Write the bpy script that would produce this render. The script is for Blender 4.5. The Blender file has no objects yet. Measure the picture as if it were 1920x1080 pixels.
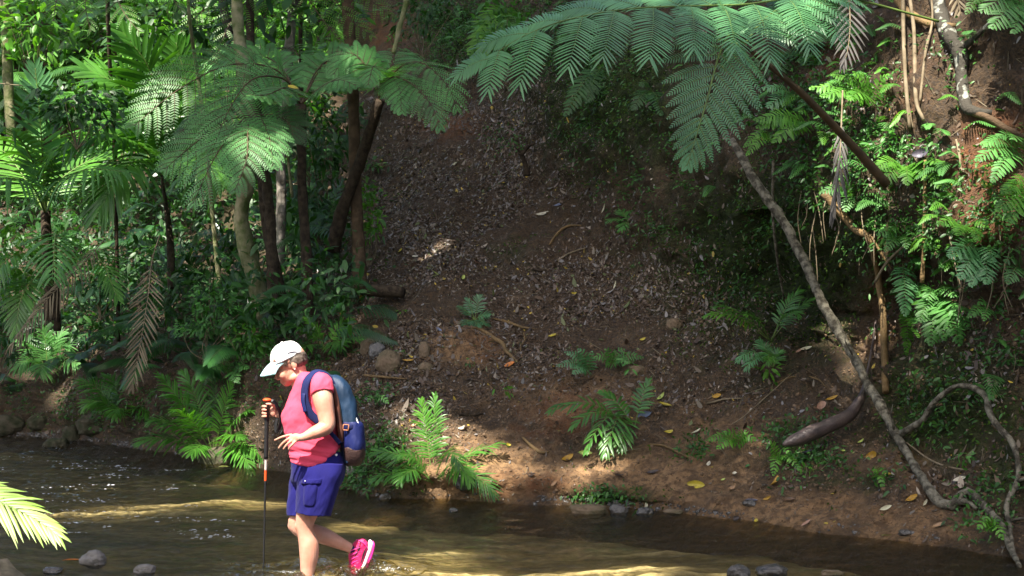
import bpy, math, random
import numpy as np
from mathutils import Vector
from mathutils.bvhtree import BVHTree
random.seed(7); rng = np.random.default_rng(7)
S = bpy.context.scene
COL = S.collection
# ------------------------------------------------------------------ camera, sky, sun, exposure
F = 2666.67; CZ = 1.7; TH = math.radians(1.35)
cam = bpy.data.objects.new('camera', bpy.data.cameras.new('camera')); COL.objects.link(cam)
cam.data.lens = 50; cam.data.sensor_width = 36; cam.location = (0, 0, CZ)
cam.rotation_euler = (math.pi/2 + TH, 0, 0); cam.data.clip_end = 500; cam.data.clip_start = 0.05
S.camera = cam
SUN = np.array([-0.30, -0.62, 1.05]); SUN /= np.linalg.norm(SUN)
W = bpy.data.worlds.new('World'); S.world = W; W.use_nodes = True
nt = W.node_tree; nt.nodes.clear()
sky = nt.nodes.new('ShaderNodeTexSky'); sky.sky_type = 'NISHITA'; sky.sun_disc = False
sky.sun_elevation = math.asin(SUN[2]); sky.sun_rotation = math.atan2(SUN[0], SUN[1])
sky.dust_density = 4; sky.ozone_density = .2; sky.air_density = 1
bg = nt.nodes.new('ShaderNodeBackground'); bg.inputs[1].default_value = 0.095
wo = nt.nodes.new('ShaderNodeOutputWorld'); nt.links.new(sky.outputs[0], bg.inputs[0]); nt.links.new(bg.outputs[0], wo.inputs[0])
sl = bpy.data.lights.new('sun', 'SUN'); sl.energy = 5.0; sl.angle = math.radians(0.5); sl.color = (1, 0.93, 0.82)
so = bpy.data.objects.new('sun', sl); COL.objects.link(so)
so.rotation_euler = Vector(SUN).to_track_quat('Z', 'Y').to_euler(); so.location = (0, 0, 30)
S.view_settings.view_transform = 'Standard'; S.view_settings.look = 'None'
S.view_settings.exposure = 1.7; S.view_settings.gamma = 1
# ------------------------------------------------------------------ helpers
def P(px, py, Y):
    "the world point seen at photo pixel (px, py), Y metres ahead"
    r, u = (px-960)/F, (540-py)/F
    d = np.array([r, math.cos(TH)-u*math.sin(TH), math.sin(TH)+u*math.cos(TH)])
    return np.array([0, 0, CZ]) + d*(Y/d[1])
def PR(p):
    p = np.asarray(p, float); y = p[..., 1]; z = p[..., 2]-CZ
    dz = y*math.cos(TH)+z*math.sin(TH); up = -y*math.sin(TH)+z*math.cos(TH)
    return 960+F*p[..., 0]/dz, 540-F*up/dz
def nrm(v):
    v = np.asarray(v, float); return v/np.maximum(np.linalg.norm(v, axis=-1, keepdims=True), 1e-9)
_T = rng.random((64, 64, 64))
def vnoise(p):
    p = np.asarray(p, float); i = np.floor(p).astype(int); f = p-i; f = f*f*(3-2*f)
    r = 0
    for a in (0, 1):
        for b in (0, 1):
            for c in (0, 1):
                w = (f[..., 0] if a else 1-f[..., 0])*(f[..., 1] if b else 1-f[..., 1])*(f[..., 2] if c else 1-f[..., 2])
                r = r+w*_T[(i[..., 0]+a) & 63, (i[..., 1]+b) & 63, (i[..., 2]+c) & 63]
    return r*2-1
def fbm(p, o=4):
    r = 0; a = 1; p = np.asarray(p, float)
    for k in range(o): r = r+a*vnoise(p*2**k+k*7.3); a *= .5
    return r
def curve(pts, n):
    p = np.array(pts, float); q = np.vstack([2*p[0]-p[1], p, 2*p[-1]-p[-2]]); out = []
    for i in range(1, len(q)-2):
        for t in np.linspace(0, 1, 16, endpoint=False):
            out.append(.5*((2*q[i])+(-q[i-1]+q[i+1])*t+(2*q[i-1]-5*q[i]+4*q[i+1]-q[i+2])*t*t+(-q[i-1]+3*q[i]-3*q[i+1]+q[i+2])*t**3))
    out.append(p[-1]); o = np.array(out); L = np.r_[0, np.cumsum(np.linalg.norm(np.diff(o[:, :3], axis=0), axis=1))]
    s = np.linspace(0, L[-1], n)
    return np.stack([np.interp(s, L, o[:, k]) for k in range(o.shape[1])], 1)
def tang(c): return nrm(np.gradient(c, axis=0))
def at(c, t):
    x = np.clip(np.asarray(t), 0, 1)*(len(c)-1); i = np.minimum(x.astype(int), len(c)-2); f = (x-i)[..., None]
    return c[i]*(1-f)+c[i+1]*f
class MB:
    def __init__(s): s.v = []; s.f = []; s.a = []; s.n = 0
    def add(s, v, f, a=0.5):
        v = np.asarray(v, float).reshape(-1, 3); f = np.asarray(f).reshape(-1, 4)
        s.v.append(v); s.f.append(f+s.n); s.n += len(v)
        s.a.append(np.broadcast_to(np.asarray(a, float), (len(v),)).copy())
    def build(s, name, mat, parent=None, smooth=False, attrs=None):
        me = bpy.data.meshes.new(name); v = np.vstack(s.v); f = np.vstack(s.f)
        me.vertices.add(len(v)); me.vertices.foreach_set('co', v.ravel())
        me.loops.add(f.size); me.loops.foreach_set('vertex_index', f.ravel().astype(np.int32))
        me.polygons.add(len(f)); me.polygons.foreach_set('loop_start', np.arange(0, f.size, 4, dtype=np.int32))
        try: me.polygons.foreach_set('loop_total', np.full(len(f), 4, dtype=np.int32))
        except Exception: pass
        if smooth: me.polygons.foreach_set('use_smooth', np.ones(len(f), bool))
        at_ = me.attributes.new('v', 'FLOAT', 'POINT'); at_.data.foreach_set('value', np.concatenate(s.a))
        for k, x in (attrs or {}).items():
            q = me.attributes.new(k, 'FLOAT', 'POINT'); q.data.foreach_set('value', np.asarray(x, float).ravel())
        me.update(calc_edges=True); me.validate()
        me.materials.append(mat)
        return link(name, me, parent)
def link(name, me, parent=None):
    o = bpy.data.objects.new(name, me); COL.objects.link(o)
    if parent: o.parent = parent; o.matrix_parent_inverse = inv_of(parent)
    return o
def inv_of(p):
    from mathutils import Matrix
    return Matrix.Identity(4) if p.type == 'MESH' else Matrix.Translation(-p.location)
def tag(o, label=None, cat=None, group=None, kind=None):
    if label: o['label'] = label
    if cat: o['category'] = cat
    if group: o['group'] = group
    if kind: o['kind'] = kind
    return o
def thing(name, loc, label, cat, group=None):
    o = bpy.data.objects.new(name, None); COL.objects.link(o); o.location = tuple(float(x) for x in loc); o.empty_display_size = .1
    return tag(o, label, cat, group)
def tube(mb, pts, rad, seg=10, noise=0, nf=6, n=None, v=.5, caps=True, flat=1.0):
    p = np.array(pts, float); r = np.array(rad, float) if np.ndim(rad) else np.full(len(p), float(rad))
    c = curve(np.c_[p, r], n or max(6, len(p)*6)); r = np.maximum(c[:, 3], 1e-4); c = c[:, :3]; T = tang(c)
    a = np.array([0, 0, 1.]) if abs(T[0, 2]) < .9 else np.array([0, 1., 0]); A = []
    for t in T:
        a = nrm(a-t*np.dot(a, t)); A.append(a)
    A = np.array(A); B = np.cross(T, A); th = np.linspace(0, 2*np.pi, seg, endpoint=False)
    R = A[:, None]*np.cos(th)[None, :, None]+B[:, None]*np.sin(th)[None, :, None]*flat
    rr = r[:, None]*np.ones(seg)
    if noise: rr = rr*(1+noise*fbm((c[:, None]+R*r[:, None, None])*nf, 3))
    V = c[:, None]+R*rr[..., None]; K = len(c)
    i = np.arange(K-1)[:, None]*seg; j = np.arange(seg)[None]; j2 = (j+1) % seg
    f = np.stack([i+j, i+j2, i+seg+j2, i+seg+j], -1).reshape(-1, 4)
    V = V.reshape(-1, 3)
    if caps:
        V = np.vstack([V, c[0], c[-1]]); m = K*seg; e = []
        for k in range(0, seg, 2):
            e += [[m, (k+2) % seg, (k+1) % seg, k], [m+1, m-seg+k, m-seg+(k+1) % seg, m-seg+(k+2) % seg]]
        f = np.vstack([f, e])
    mb.add(V, f, v)
def blades(mb, base, d, up, L, w, droop=.1, K=4, v=None, fold=0., pw=.7):
    M = len(base); t = np.linspace(0, 1, K); L = np.broadcast_to(L, (M,)); w = np.broadcast_to(w, (M,))
    C = base[:, None]+d[:, None]*(L[:, None]*t)[..., None]; C[..., 2] -= (np.broadcast_to(droop, (M,))*L)[:, None]*t**2
    s = nrm(np.cross(d, up)); pr = np.sin(np.pi*(t*.86+.12))**pw; pr[-1] = .04
    hw = w[:, None]*pr*.5
    if v is None: v = rng.random(M)
    if fold:
        Lf = C-s[:, None]*hw[..., None]; Rt = C+s[:, None]*hw[..., None]; n = nrm(np.cross(s, d))
        Cm = C+np.sign(n[:, 2:3])[:, None]*n[:, None]*(hw*fold)[..., None]
        V = np.stack([Lf, Cm, Rt], 2).reshape(-1, 3); q = []
        b = (np.arange(M)*K*3)[:, None, None]+(np.arange(K-1)*3)[None, :, None]+np.arange(2)[None, None]
        f = np.stack([b, b+1, b+4, b+3], -1)
        mb.add(V, f, np.repeat(v, K*3))
    else:
        V = np.stack([C-s[:, None]*hw[..., None], C+s[:, None]*hw[..., None]], 2).reshape(-1, 3)
        b = (np.arange(M)*K*2)[:, None]+(np.arange(K-1)*2)[None]
        f = np.stack([b, b+1, b+3, b+2], -1)
        mb.add(V, f, np.repeat(v, K*2))
# ------------------------------------------------------------------ materials
def new_mat(name):
    m = bpy.data.materials.new(name); m.use_nodes = True; n = m.node_tree.nodes; l = m.node_tree.links
    return m, n, l, n['Principled BSDF'], n['Material Output']
def rgb(c): return (c[0], c[1], c[2], 1)
def leaf_mat(name, c1, c2, rough=.45, trans=.3, spec=.5, tc=None):
    m, n, l, b, o = new_mat(name)
    a = n.new('ShaderNodeAttribute'); a.attribute_name = 'v'
    mx = n.new('ShaderNodeMix'); mx.data_type = 'RGBA'; mx.inputs[6].default_value = rgb(c1); mx.inputs[7].default_value = rgb(c2)
    l.new(a.outputs['Fac'], mx.inputs[0])
    g = n.new('ShaderNodeNewGeometry'); nz = n.new('ShaderNodeTexNoise'); nz.inputs['Scale'].default_value = 2.3; nz.inputs['Detail'].default_value = 5
    l.new(g.outputs['Position'], nz.inputs['Vector'])
    mr = n.new('ShaderNodeMapRange'); mr.inputs[1].default_value = .3; mr.inputs[2].default_value = .7; mr.inputs[3].default_value = .6; mr.inputs[4].default_value = 1.35
    l.new(nz.outputs[0], mr.inputs[0])
    mu = n.new('ShaderNodeMix'); mu.data_type = 'RGBA'; mu.blend_type = 'MULTIPLY'; mu.inputs[0].default_value = 1
    l.new(mx.outputs[2], mu.inputs[6]); l.new(mr.outputs[0], mu.inputs[7])
    l.new(mu.outputs[2], b.inputs['Base Color']); b.inputs['Roughness'].default_value = rough; b.inputs['Specular IOR Level'].default_value = spec
    t = n.new('ShaderNodeBsdfTranslucent'); ms = n.new('ShaderNodeMixShader'); ms.inputs[0].default_value = trans
    hs = n.new('ShaderNodeMix'); hs.data_type = 'RGBA'; hs.blend_type = 'MULTIPLY'; hs.inputs[0].default_value = 1; hs.inputs[7].default_value = rgb(tc or (1.6, 1.7, .5))
    l.new(mu.outputs[2], hs.inputs[6]); l.new(hs.outputs[2], t.inputs[0])
    l.new(b.outputs[0], ms.inputs[1]); l.new(t.outputs[0], ms.inputs[2]); l.new(ms.outputs[0], o.inputs[0])
    return m
M = {}
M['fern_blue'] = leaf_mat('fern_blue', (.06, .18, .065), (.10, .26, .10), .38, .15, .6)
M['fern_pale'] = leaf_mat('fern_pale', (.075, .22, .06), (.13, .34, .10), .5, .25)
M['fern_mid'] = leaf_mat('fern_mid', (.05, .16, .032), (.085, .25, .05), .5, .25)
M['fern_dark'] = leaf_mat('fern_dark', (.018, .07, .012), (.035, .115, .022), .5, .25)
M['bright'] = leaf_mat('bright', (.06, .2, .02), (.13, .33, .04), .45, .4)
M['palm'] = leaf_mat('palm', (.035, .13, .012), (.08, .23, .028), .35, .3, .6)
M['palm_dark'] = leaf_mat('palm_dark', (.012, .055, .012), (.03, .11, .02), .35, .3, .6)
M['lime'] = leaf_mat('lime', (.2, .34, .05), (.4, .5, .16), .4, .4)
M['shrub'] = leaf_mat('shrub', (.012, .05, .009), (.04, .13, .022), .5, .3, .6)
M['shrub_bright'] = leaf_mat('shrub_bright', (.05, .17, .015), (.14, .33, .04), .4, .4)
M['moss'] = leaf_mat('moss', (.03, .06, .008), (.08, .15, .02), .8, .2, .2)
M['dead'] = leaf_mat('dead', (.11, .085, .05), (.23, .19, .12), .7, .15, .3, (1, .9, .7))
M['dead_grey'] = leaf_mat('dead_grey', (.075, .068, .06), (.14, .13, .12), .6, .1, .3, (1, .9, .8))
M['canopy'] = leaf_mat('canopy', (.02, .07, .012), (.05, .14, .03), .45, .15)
def litter_mat():
    m, n, l, b, o = new_mat('litter')
    a = n.new('ShaderNodeAttribute'); a.attribute_name = 'v'; r = n.new('ShaderNodeValToRGB'); r.color_ramp.interpolation = 'CONSTANT'
    cs = [(0, (.05, .03, .018)), (.22, (.10, .066, .042)), (.44, (.145, .10, .066)), (.64, (.18, .145, .105)), (.78, (.175, .16, .15)), (.90, (.26, .235, .21)), (.92, (.11, .13, .04)), (.955, (.34, .28, .21)), (.98, (.42, .30, .04))]
    e = r.color_ramp.elements; e[0].position = 0; e[0].color = rgb(cs[0][1]); e[1].position = cs[1][0]; e[1].color = rgb(cs[1][1])
    for p, c in cs[2:]: x = e.new(p); x.color = rgb(c)
    l.new(a.outputs['Fac'], r.inputs[0]); l.new(r.outputs[0], b.inputs['Base Color']); b.inputs['Roughness'].default_value = .42; b.inputs['Specular IOR Level'].default_value = .5
    return m
M['litter'] = litter_mat()
def plain(name, c, rough=.6, spec=.4, c2=None, scale=8, bump=0, bscale=40, metal=0, stretch=None, det=6, lo=.35, hi=.65):
    m, n, l, b, o = new_mat(name); b.inputs['Roughness'].default_value = rough; b.inputs['Specular IOR Level'].default_value = spec; b.inputs['Metallic'].default_value = metal
    tc = n.new('ShaderNodeTexCoord'); mp = n.new('ShaderNodeMapping'); l.new(tc.outputs['Object'], mp.inputs[0])
    if stretch: mp.inputs['Scale'].default_value = stretch
    nz = n.new('ShaderNodeTexNoise'); nz.inputs['Scale'].default_value = scale; nz.inputs['Detail'].default_value = det; l.new(mp.outputs[0], nz.inputs['Vector'])
    mr = n.new('ShaderNodeMapRange'); mr.inputs[1].default_value = lo; mr.inputs[2].default_value = hi; l.new(nz.outputs[0], mr.inputs[0])
    mx = n.new('ShaderNodeMix'); mx.data_type = 'RGBA'; mx.inputs[6].default_value = rgb(c); mx.inputs[7].default_value = rgb(c2 or [x*.8 for x in c]); l.new(mr.outputs[0], mx.inputs[0]); l.new(mx.outputs[2], b.inputs['Base Color'])
    if bump:
        nb = n.new('ShaderNodeTexNoise'); nb.inputs['Scale'].default_value = bscale; nb.inputs['Detail'].default_value = 8; l.new(mp.outputs[0], nb.inputs['Vector'])
        bu = n.new('ShaderNodeBump'); bu.inputs['Strength'].default_value = bump; bu.inputs['Distance'].default_value = .02; l.new(nb.outputs[0], bu.inputs['Height']); l.new(bu.outputs[0], b.inputs['Normal'])
    return m
M['bark_pale'] = plain('bark_pale', (.28, .25, .15), .85, .2, (.08, .11, .03), 7, .8, 30)
M['bark_grey'] = plain('bark_grey', (.34, .31, .27), .85, .2, (.12, .10, .08), 6, .8, 30)
M['bark_dark'] = plain('bark_dark', (.028, .02, .014), .9, .2, (.075, .055, .035), 14, 1, 40)
M['bark_brown'] = plain('bark_brown', (.13, .085, .05), .85, .2, (.06, .04, .022), 9, .9, 30)
M['bark_mottled'] = plain('bark_mottled', (.05, .045, .035), .85, .2, (.30, .31, .26), 11, .8, 40, lo=.56, hi=.66)
M['driftwood'] = plain('driftwood', (.21, .19, .14), .75, .3, (.05, .042, .028), 16, 1, 60, lo=.4, hi=.6)
M['root'] = plain('root', (.22, .14, .06), .75, .3, (.12, .08, .035), 6, .7, 40)
M['sheath'] = plain('sheath', (.055, .04, .038), .4, .5, (.09, .065, .055), 7, .3, 60)
M['stalk'] = plain('stalk', (.13, .2, .04), .5, .4, (.09, .14, .03))
M['stalk_brown'] = plain('stalk_brown', (.10, .065, .03), .6, .3, (.05, .035, .02), 10)
M['twig'] = plain('twig', (.25, .20, .13), .8, .2, (.13, .10, .06), 9)
M['rock'] = plain('rock', (.24, .22, .20), .7, .4, (.11, .10, .09), 9, 1, 30)
M['rock_wet'] = plain('rock_wet', (.06, .055, .05), .25, .6, (.12, .11, .10), 9, 1, 30)
M['rock_brown'] = plain('rock_brown', (.20, .14, .09), .8, .3, (.10, .085, .045), 7, 1, 25)
M['rock_mossy'] = plain('rock_mossy', (.035, .04, .018), .8, .2, (.09, .075, .05), 7, 1, 25)
# terrain
def terrain_mat():
    m, n, l, b, o = new_mat('terrain')
    g = n.new('ShaderNodeNewGeometry')
    def noise(sc, det=8, ro=.6):
        z = n.new('ShaderNodeTexNoise'); z.inputs['Scale'].default_value = sc; z.inputs['Detail'].default_value = det; z.inputs['Roughness'].default_value = ro
        l.new(g.outputs['Position'], z.inputs['Vector']); return z.outputs[0]
    def rng_(x, a, c, d=0, e=1):
        z = n.new('ShaderNodeMapRange'); z.inputs[1].default_value = a; z.inputs[2].default_value = c; z.inputs[3].default_value = d; z.inputs[4].default_value = e; l.new(x, z.inputs[0]); return z.outputs[0]
    def mix(f, a, c):
        z = n.new('ShaderNodeMix'); z.data_type = 'RGBA'
        if hasattr(f, 'links'): l.new(f, z.inputs[0])
        for k, x in ((6, a), (7, c)):
            if hasattr(x, 'links'): l.new(x, z.inputs[k])
            else: z.inputs[k].default_value = rgb(x)
        return z.outputs[2]
    def math_(op, a, c):
        z = n.new('ShaderNodeMath'); z.operation = op
        for k, x in enumerate((a, c)):
            if hasattr(x, 'links'): l.new(x, z.inputs[k])
            else: z.inputs[k].default_value = x
        return z.outputs[0]
    def att(k): z = n.new('ShaderNodeAttribute'); z.attribute_name = k; return z.outputs['Fac']
    base = mix(rng_(noise(6), .35, .65), (.082, .053, .03), (.15, .096, .052))
    base = mix(rng_(noise(38), .45, .6), base, (.065, .048, .034))
    def mask(k, sc): return rng_(math_('ADD', att(k), math_('MULTIPLY', math_('SUBTRACT', noise(sc), .5), 1.5)), .25, .95)
    sand = mix(rng_(noise(13), .42, .6), (.42, .25, .12), (.17, .10, .05))
    base = mix(mask('sand', 5), base, sand)
    red = mix(rng_(noise(10), .35, .65), (.30, .12, .045), (.17, .07, .03))
    base = mix(mask('red', 4), base, red)
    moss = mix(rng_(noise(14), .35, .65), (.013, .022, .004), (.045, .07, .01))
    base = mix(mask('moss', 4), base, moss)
    l.new(base, b.inputs['Base Color'])
    sp = n.new('ShaderNodeSeparateXYZ'); l.new(g.outputs['Position'], sp.inputs[0])
    l.new(rng_(sp.outputs['Z'], .02, .14, .35, .85), b.inputs['Roughness']); b.inputs['Specular IOR Level'].default_value = .35
    bu = n.new('ShaderNodeBump'); bu.inputs['Strength'].default_value = .9; bu.inputs['Distance'].default_value = .11
    l.new(math_('ADD', noise(22, 10, .7), math_('MULTIPLY', noise(90, 4), .3)), bu.inputs['Height']); l.new(bu.outputs[0], b.inputs['Normal'])
    return m
M['terrain'] = terrain_mat()
# ------------------------------------------------------------------ the photographer's own bank (behind and under the camera)
xs = np.linspace(-30, 25, 60); ys = np.linspace(-30, 3.2, 50); X, Yg = np.meshgrid(xs, ys); Z = -.35+np.clip((2.6-Yg)/5, 0, 1)*.8+.12*fbm(np.stack([X*.5, Yg*.5, X*0], -1), 3)+np.clip(-Yg-3, 0, 30)*.1
mb = MB(); i = np.arange(49)[:, None]*60+np.arange(59)[None]; mb.add(np.stack([X, Yg, Z], -1).reshape(-1, 3), np.stack([i, i+1, i+61, i+60], -1).reshape(-1, 4)); tag(mb.build('near_bank', M['terrain'], smooth=True), kind='structure')
# ------------------------------------------------------------------ the bank, gully and overhanging cliff: one lofted sheet
cols = [
 (-420, 812, [(740, 22.5), (700, 23), (640, 24), (560, 26), (400, 30), (200, 34), (-100, 39), (-500, 46)]),
 (-150, 815, [(740, 21.9), (700, 22.3), (640, 23.5), (560, 25.5), (400, 29), (200, 33), (-100, 38), (-500, 44)]),
 (100, 822, [(765, 20.9), (715, 21.3), (640, 23), (560, 25), (400, 28.5), (200, 32), (-100, 37), (-500, 43)]),
 (280, 845, [(790, 18.9), (700, 19.3), (640, 21), (560, 23), (400, 27), (200, 31), (-100, 36), (-500, 42)]),
 (450, 868, [(800, 17.3), (690, 17.8), (620, 19.2), (560, 21), (420, 24.5), (250, 29), (-100, 35), (-500, 41)]),
 (600, 902, [(830, 15.5), (715, 16.3), (620, 18.2), (560, 19.7), (430, 22.5), (250, 27), (-100, 34), (-500, 40)]),
 (700, 930, [(860, 14.1), (770, 15), (680, 16.3), (580, 18.3), (430, 21), (250, 25.5), (-100, 32), (-500, 38)]),
 (850, 938, [(880, 13.7), (790, 14.8), (690, 16), (580, 17.8), (430, 20.3), (250, 23.5), (-100, 30), (-500, 36)]),
 (1000, 945, [(893, 13.5), (800, 14.6), (690, 15.9), (580, 17.5), (430, 19.8), (250, 22.0), (-100, 25), (-500, 30)]),
 (1130, 950, [(915, 13.2), (820, 14.2), (700, 15.5), (590, 17), (460, 18.6), (250, 19.4), (-100, 21), (-500, 26)]),
 (1250, 960, [(925, 12.9), (820, 14), (710, 15.1), (600, 16.3), (500, 17.4), (250, 17.5), (-100, 19), (-500, 24)]),
 (1400, 978, [(930, 12.5), (830, 13.5), (730, 14.5), (640, 15.4), (540, 16.3), (300, 15.5), (-100, 16.8), (-500, 21)]),
 (1550, 998, [(940, 12.0), (860, 12.7), (780, 13.5), (710, 14.3), (600, 15.1), (330, 13.9), (-100, 15.2), (-500, 19)]),
 (1700, 1014, [(960, 11.4), (880, 12), (800, 12.5), (720, 13.0), (600, 13.4), (350, 12.8), (-100, 14.0), (-500, 17)]),
 (1850, 1035, [(980, 10.8), (900, 11.2), (800, 11.6), (700, 11.9), (560, 12.2), (350, 12.0), (-100, 13.2), (-500, 16)]),
 (2000, 1058, [(1000, 10.3), (900, 10.7), (800, 11.0), (700, 11.3), (560, 11.5), (350, 11.5), (-100, 12.6), (-500, 15)]),
 (2400, 1110, [(1040, 9.3), (900, 9.7), (800, 10.0), (700, 10.3), (560, 10.5), (350, 10.6), (-100, 11.6), (-500, 14)]),
]
def next_shore(py):
    u = (540-py)/F; dy = math.cos(TH)-u*math.sin(TH); dz = math.sin(TH)+u*math.cos(TH)
    return -CZ*dy/dz
net = []
for px, sh, rows in cols:
    Y = next_shore(sh); s0 = P(px, sh, Y); r = []
    a = s0.copy(); a[1] -= 1.1; a[2] = -.55; r.append(a)
    r.append(s0)
    for py, y in rows: r.append(P(px, py, y))
    net.append(r)
net = np.array(net)                               # columns x rows x 3
NU, NV = 520, 520
def crs(p, n):
    q = np.concatenate([[2*p[0]-p[1]], p, [2*p[-1]-p[-2]]]); x = np.linspace(0, len(p)-1-1e-6, n); i = x.astype(int); t = (x-i)
    t = t.reshape((-1,)+(1,)*(p.ndim-1)); a, b, c, d = q[i], q[i+1], q[i+2], q[i+3]
    return .5*(2*b+(-a+c)*t+(2*a-5*b+4*c-d)*t*t+(-a+3*b-3*c+d)*t**3)
G = crs(net, NU)                                   # U x rows x 3
vv = np.interp(np.linspace(0, 1, NV), [0, .05, .2, .75, .92, 1], [0, 1.0, 2.6, 7.2, 8.4, net.shape[1]-1.00001])
Gt = np.swapaxes(G, 0, 1); q = np.concatenate([[2*Gt[0]-Gt[1]], Gt, [2*Gt[-1]-Gt[-2]]]); i = vv.astype(int); t = (vv-i)[:, None, None]
a, b, c, d = q[i], q[i+1], q[i+2], q[i+3]
G = .5*(2*b+(-a+c)*t+(2*a-5*b+4*c-d)*t*t+(-a+3*b-3*c+d)*t**3)      # V x U x 3
du = np.gradient(G, axis=1); dv = np.gradient(G, axis=0); N = nrm(np.cross(du, dv)); N *= np.sign((N*np.array([0, -1, 1])).sum(-1, keepdims=True)+1e-9)
hgt = np.clip(G[..., 2], 0, 1); steep = 1-np.abs(N[..., 2])
disp = fbm(G*.9, 3)*.16*hgt + fbm(G*3.1, 4)*(.035+.06*hgt*steep) + np.abs(fbm(G*9.0, 3))*.022 + fbm(G*24., 2)*.014*np.clip(hgt*4, 0, 1) + np.maximum(0, fbm(G*13+5, 2)-.25)*.06*np.clip(hgt*5, 0, 1)
lump = np.maximum(0, fbm(G*1.9+9, 3))*.22*steep*hgt
G = G+N*(disp+lump)[..., None]
pxs, pys = PR(G)
def blobs(L, base=0.):
    r = np.full(pxs.shape, base)
    for x, y, rx, ry, w in L: r = np.maximum(r, w*np.exp(-(((pxs-x)/rx)**2+((pys-y)/ry)**2)))
    return r
sand = blobs([(900, 880, 190, 80, 1), (1200, 900, 260, 75, 1.0), (1450, 960, 230, 50, 1.1), (1700, 985, 160, 50, .9), (870, 650, 80, 50, 1.0), (1080, 745, 200, 60, .65), (1350, 830, 160, 80, .7), (1700, 870, 140, 60, .5)])
red = blobs([(1860, 300, 90, 130, .8), (1700, 150, 100, 100, .4), (1560, 120, 80, 60, .6), (735, 60, 70, 60, .6), (1050, 780, 120, 60, .55), (900, 650, 60, 35, .5), (850, 235, 70, 30, .75), (1640, 560, 60, 160, .6), (1850, 420, 80, 60, .8), (1000, 910, 100, 35, .6)])
moss = blobs([(2150, 700, 150, 200, .9), (860, 60, 90, 90, .9), (1450, 480, 230, 200, 1.25), (1150, 180, 190, 160, 1.15), (1780, 750, 170, 130, 1.1), (720, 850, 70, 70, 1), (1150, 930, 110, 22, .9), (1480, 830, 60, 60, .8), (1600, 900, 130, 26, .7), (250, 780, 300, 60, .5), (960, 480, 60, 40, .5), (1000, 100, 120, 120, .6), (1880, 880, 60, 90, .9), (300, 400, 500, 250, .45), (950, 350, 30, 60, .3)])  # real moss, but the hollow blob also puts its shade into the colour
mb = MB(); i = np.arange(NV-1)[:, None]*NU+np.arange(NU-1)[None]
mb.add(G.reshape(-1, 3), np.stack([i, i+1, i+1+NU, i+NU], -1).reshape(-1, 4))
ground = mb.build('ground', M['terrain'], smooth=True, attrs=dict(sand=sand, red=red, moss=moss)); tag(ground, kind='structure')
fa = np.stack([i, i+1, i+1+NU, i+NU], -1).reshape(-1, 4)
BV = BVHTree.FromPolygons([tuple(x) for x in G.reshape(-1, 3).tolist()], fa.tolist())
def hit(px, py):
    o = Vector((0, 0, CZ)); d = Vector(P(px, py, 10))-o; h = BV.ray_cast(o, d.normalized())
    if h[0] is None: return P(px, py, 20), np.array([0, 0, 1.])
    n = np.array(h[1]); n = n*np.sign(np.dot(n, [0, -1, .6])+1e-9)
    if h[0].z < 0: return (P(px, py, next_shore(py)) if py > 620 else np.array(h[0])), np.array([0, 0, 1.])
    return np.array(h[0]), n
# ------------------------------------------------------------------ stream bed, near shore and water
def bed_mat():
    m, n, l, b, o = new_mat('bed'); g = n.new('ShaderNodeNewGeometry')
    v = n.new('ShaderNodeTexNoise'); v.inputs['Scale'].default_value = 14; v.inputs['Detail'].default_value = 6; l.new(g.outputs['Position'], v.inputs['Vector'])
    mp = n.new('ShaderNodeMapping'); mp.inputs['Scale'].default_value = (.55, 2.2, 1); l.new(g.outputs['Position'], mp.inputs[0]); nz = n.new('ShaderNodeTexNoise'); nz.inputs['Scale'].default_value = 1.7; nz.inputs['Detail'].default_value = 10; nz.inputs['Roughness'].default_value = .65; l.new(mp.outputs[0], nz.inputs['Vector'])  # streaks along the flow, standing in for ripple reflections on the water
    r = n.new('ShaderNodeValToRGB'); e = r.color_ramp.elements; e[0].position = .3; e[0].color = (.045, .044, .024, 1); e[1].position = .72; e[1].color = (.40, .32, .20, 1); l.new(nz.outputs[0], r.inputs[0])
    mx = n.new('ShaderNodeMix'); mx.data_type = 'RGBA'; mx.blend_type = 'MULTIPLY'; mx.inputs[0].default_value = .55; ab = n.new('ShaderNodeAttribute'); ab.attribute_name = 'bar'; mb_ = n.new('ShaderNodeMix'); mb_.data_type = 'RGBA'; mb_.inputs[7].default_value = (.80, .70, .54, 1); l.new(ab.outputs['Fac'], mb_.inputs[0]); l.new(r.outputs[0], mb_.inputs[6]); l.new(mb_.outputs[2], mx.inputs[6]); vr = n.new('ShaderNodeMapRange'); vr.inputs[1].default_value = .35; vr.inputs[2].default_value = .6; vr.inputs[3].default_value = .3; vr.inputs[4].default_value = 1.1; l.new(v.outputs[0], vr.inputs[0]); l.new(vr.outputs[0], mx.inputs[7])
    l.new(mx.outputs[2], b.inputs['Base Color']); b.inputs['Roughness'].default_value = .8
    return m
xs = np.linspace(-18, 14, 520); ys = np.linspace(2.5, 24, 480); X, Yg = np.meshgrid(xs, ys); Z = -.26+.05*fbm(np.stack([X*.7, Yg*.7, X*0], -1), 4)+.015*fbm(np.stack([X*6, Yg*6, X*0], -1), 3)
near = np.clip((7.6-.25*np.abs(X+5)-Yg)/1.5, 0, 1)*np.clip((-1.6-X)/2, 0, 1); Z += near*.42
near2 = np.exp(-(((X+3.45)/.42)**2+((Yg-9.35)/.45)**2)); Z += near2*.42+near2*.05*fbm(np.stack([X*12, Yg*12, X*0], -1), 3)
bar = np.zeros_like(X)  # pale patches put the sun streaks on the water into the bed colour
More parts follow.
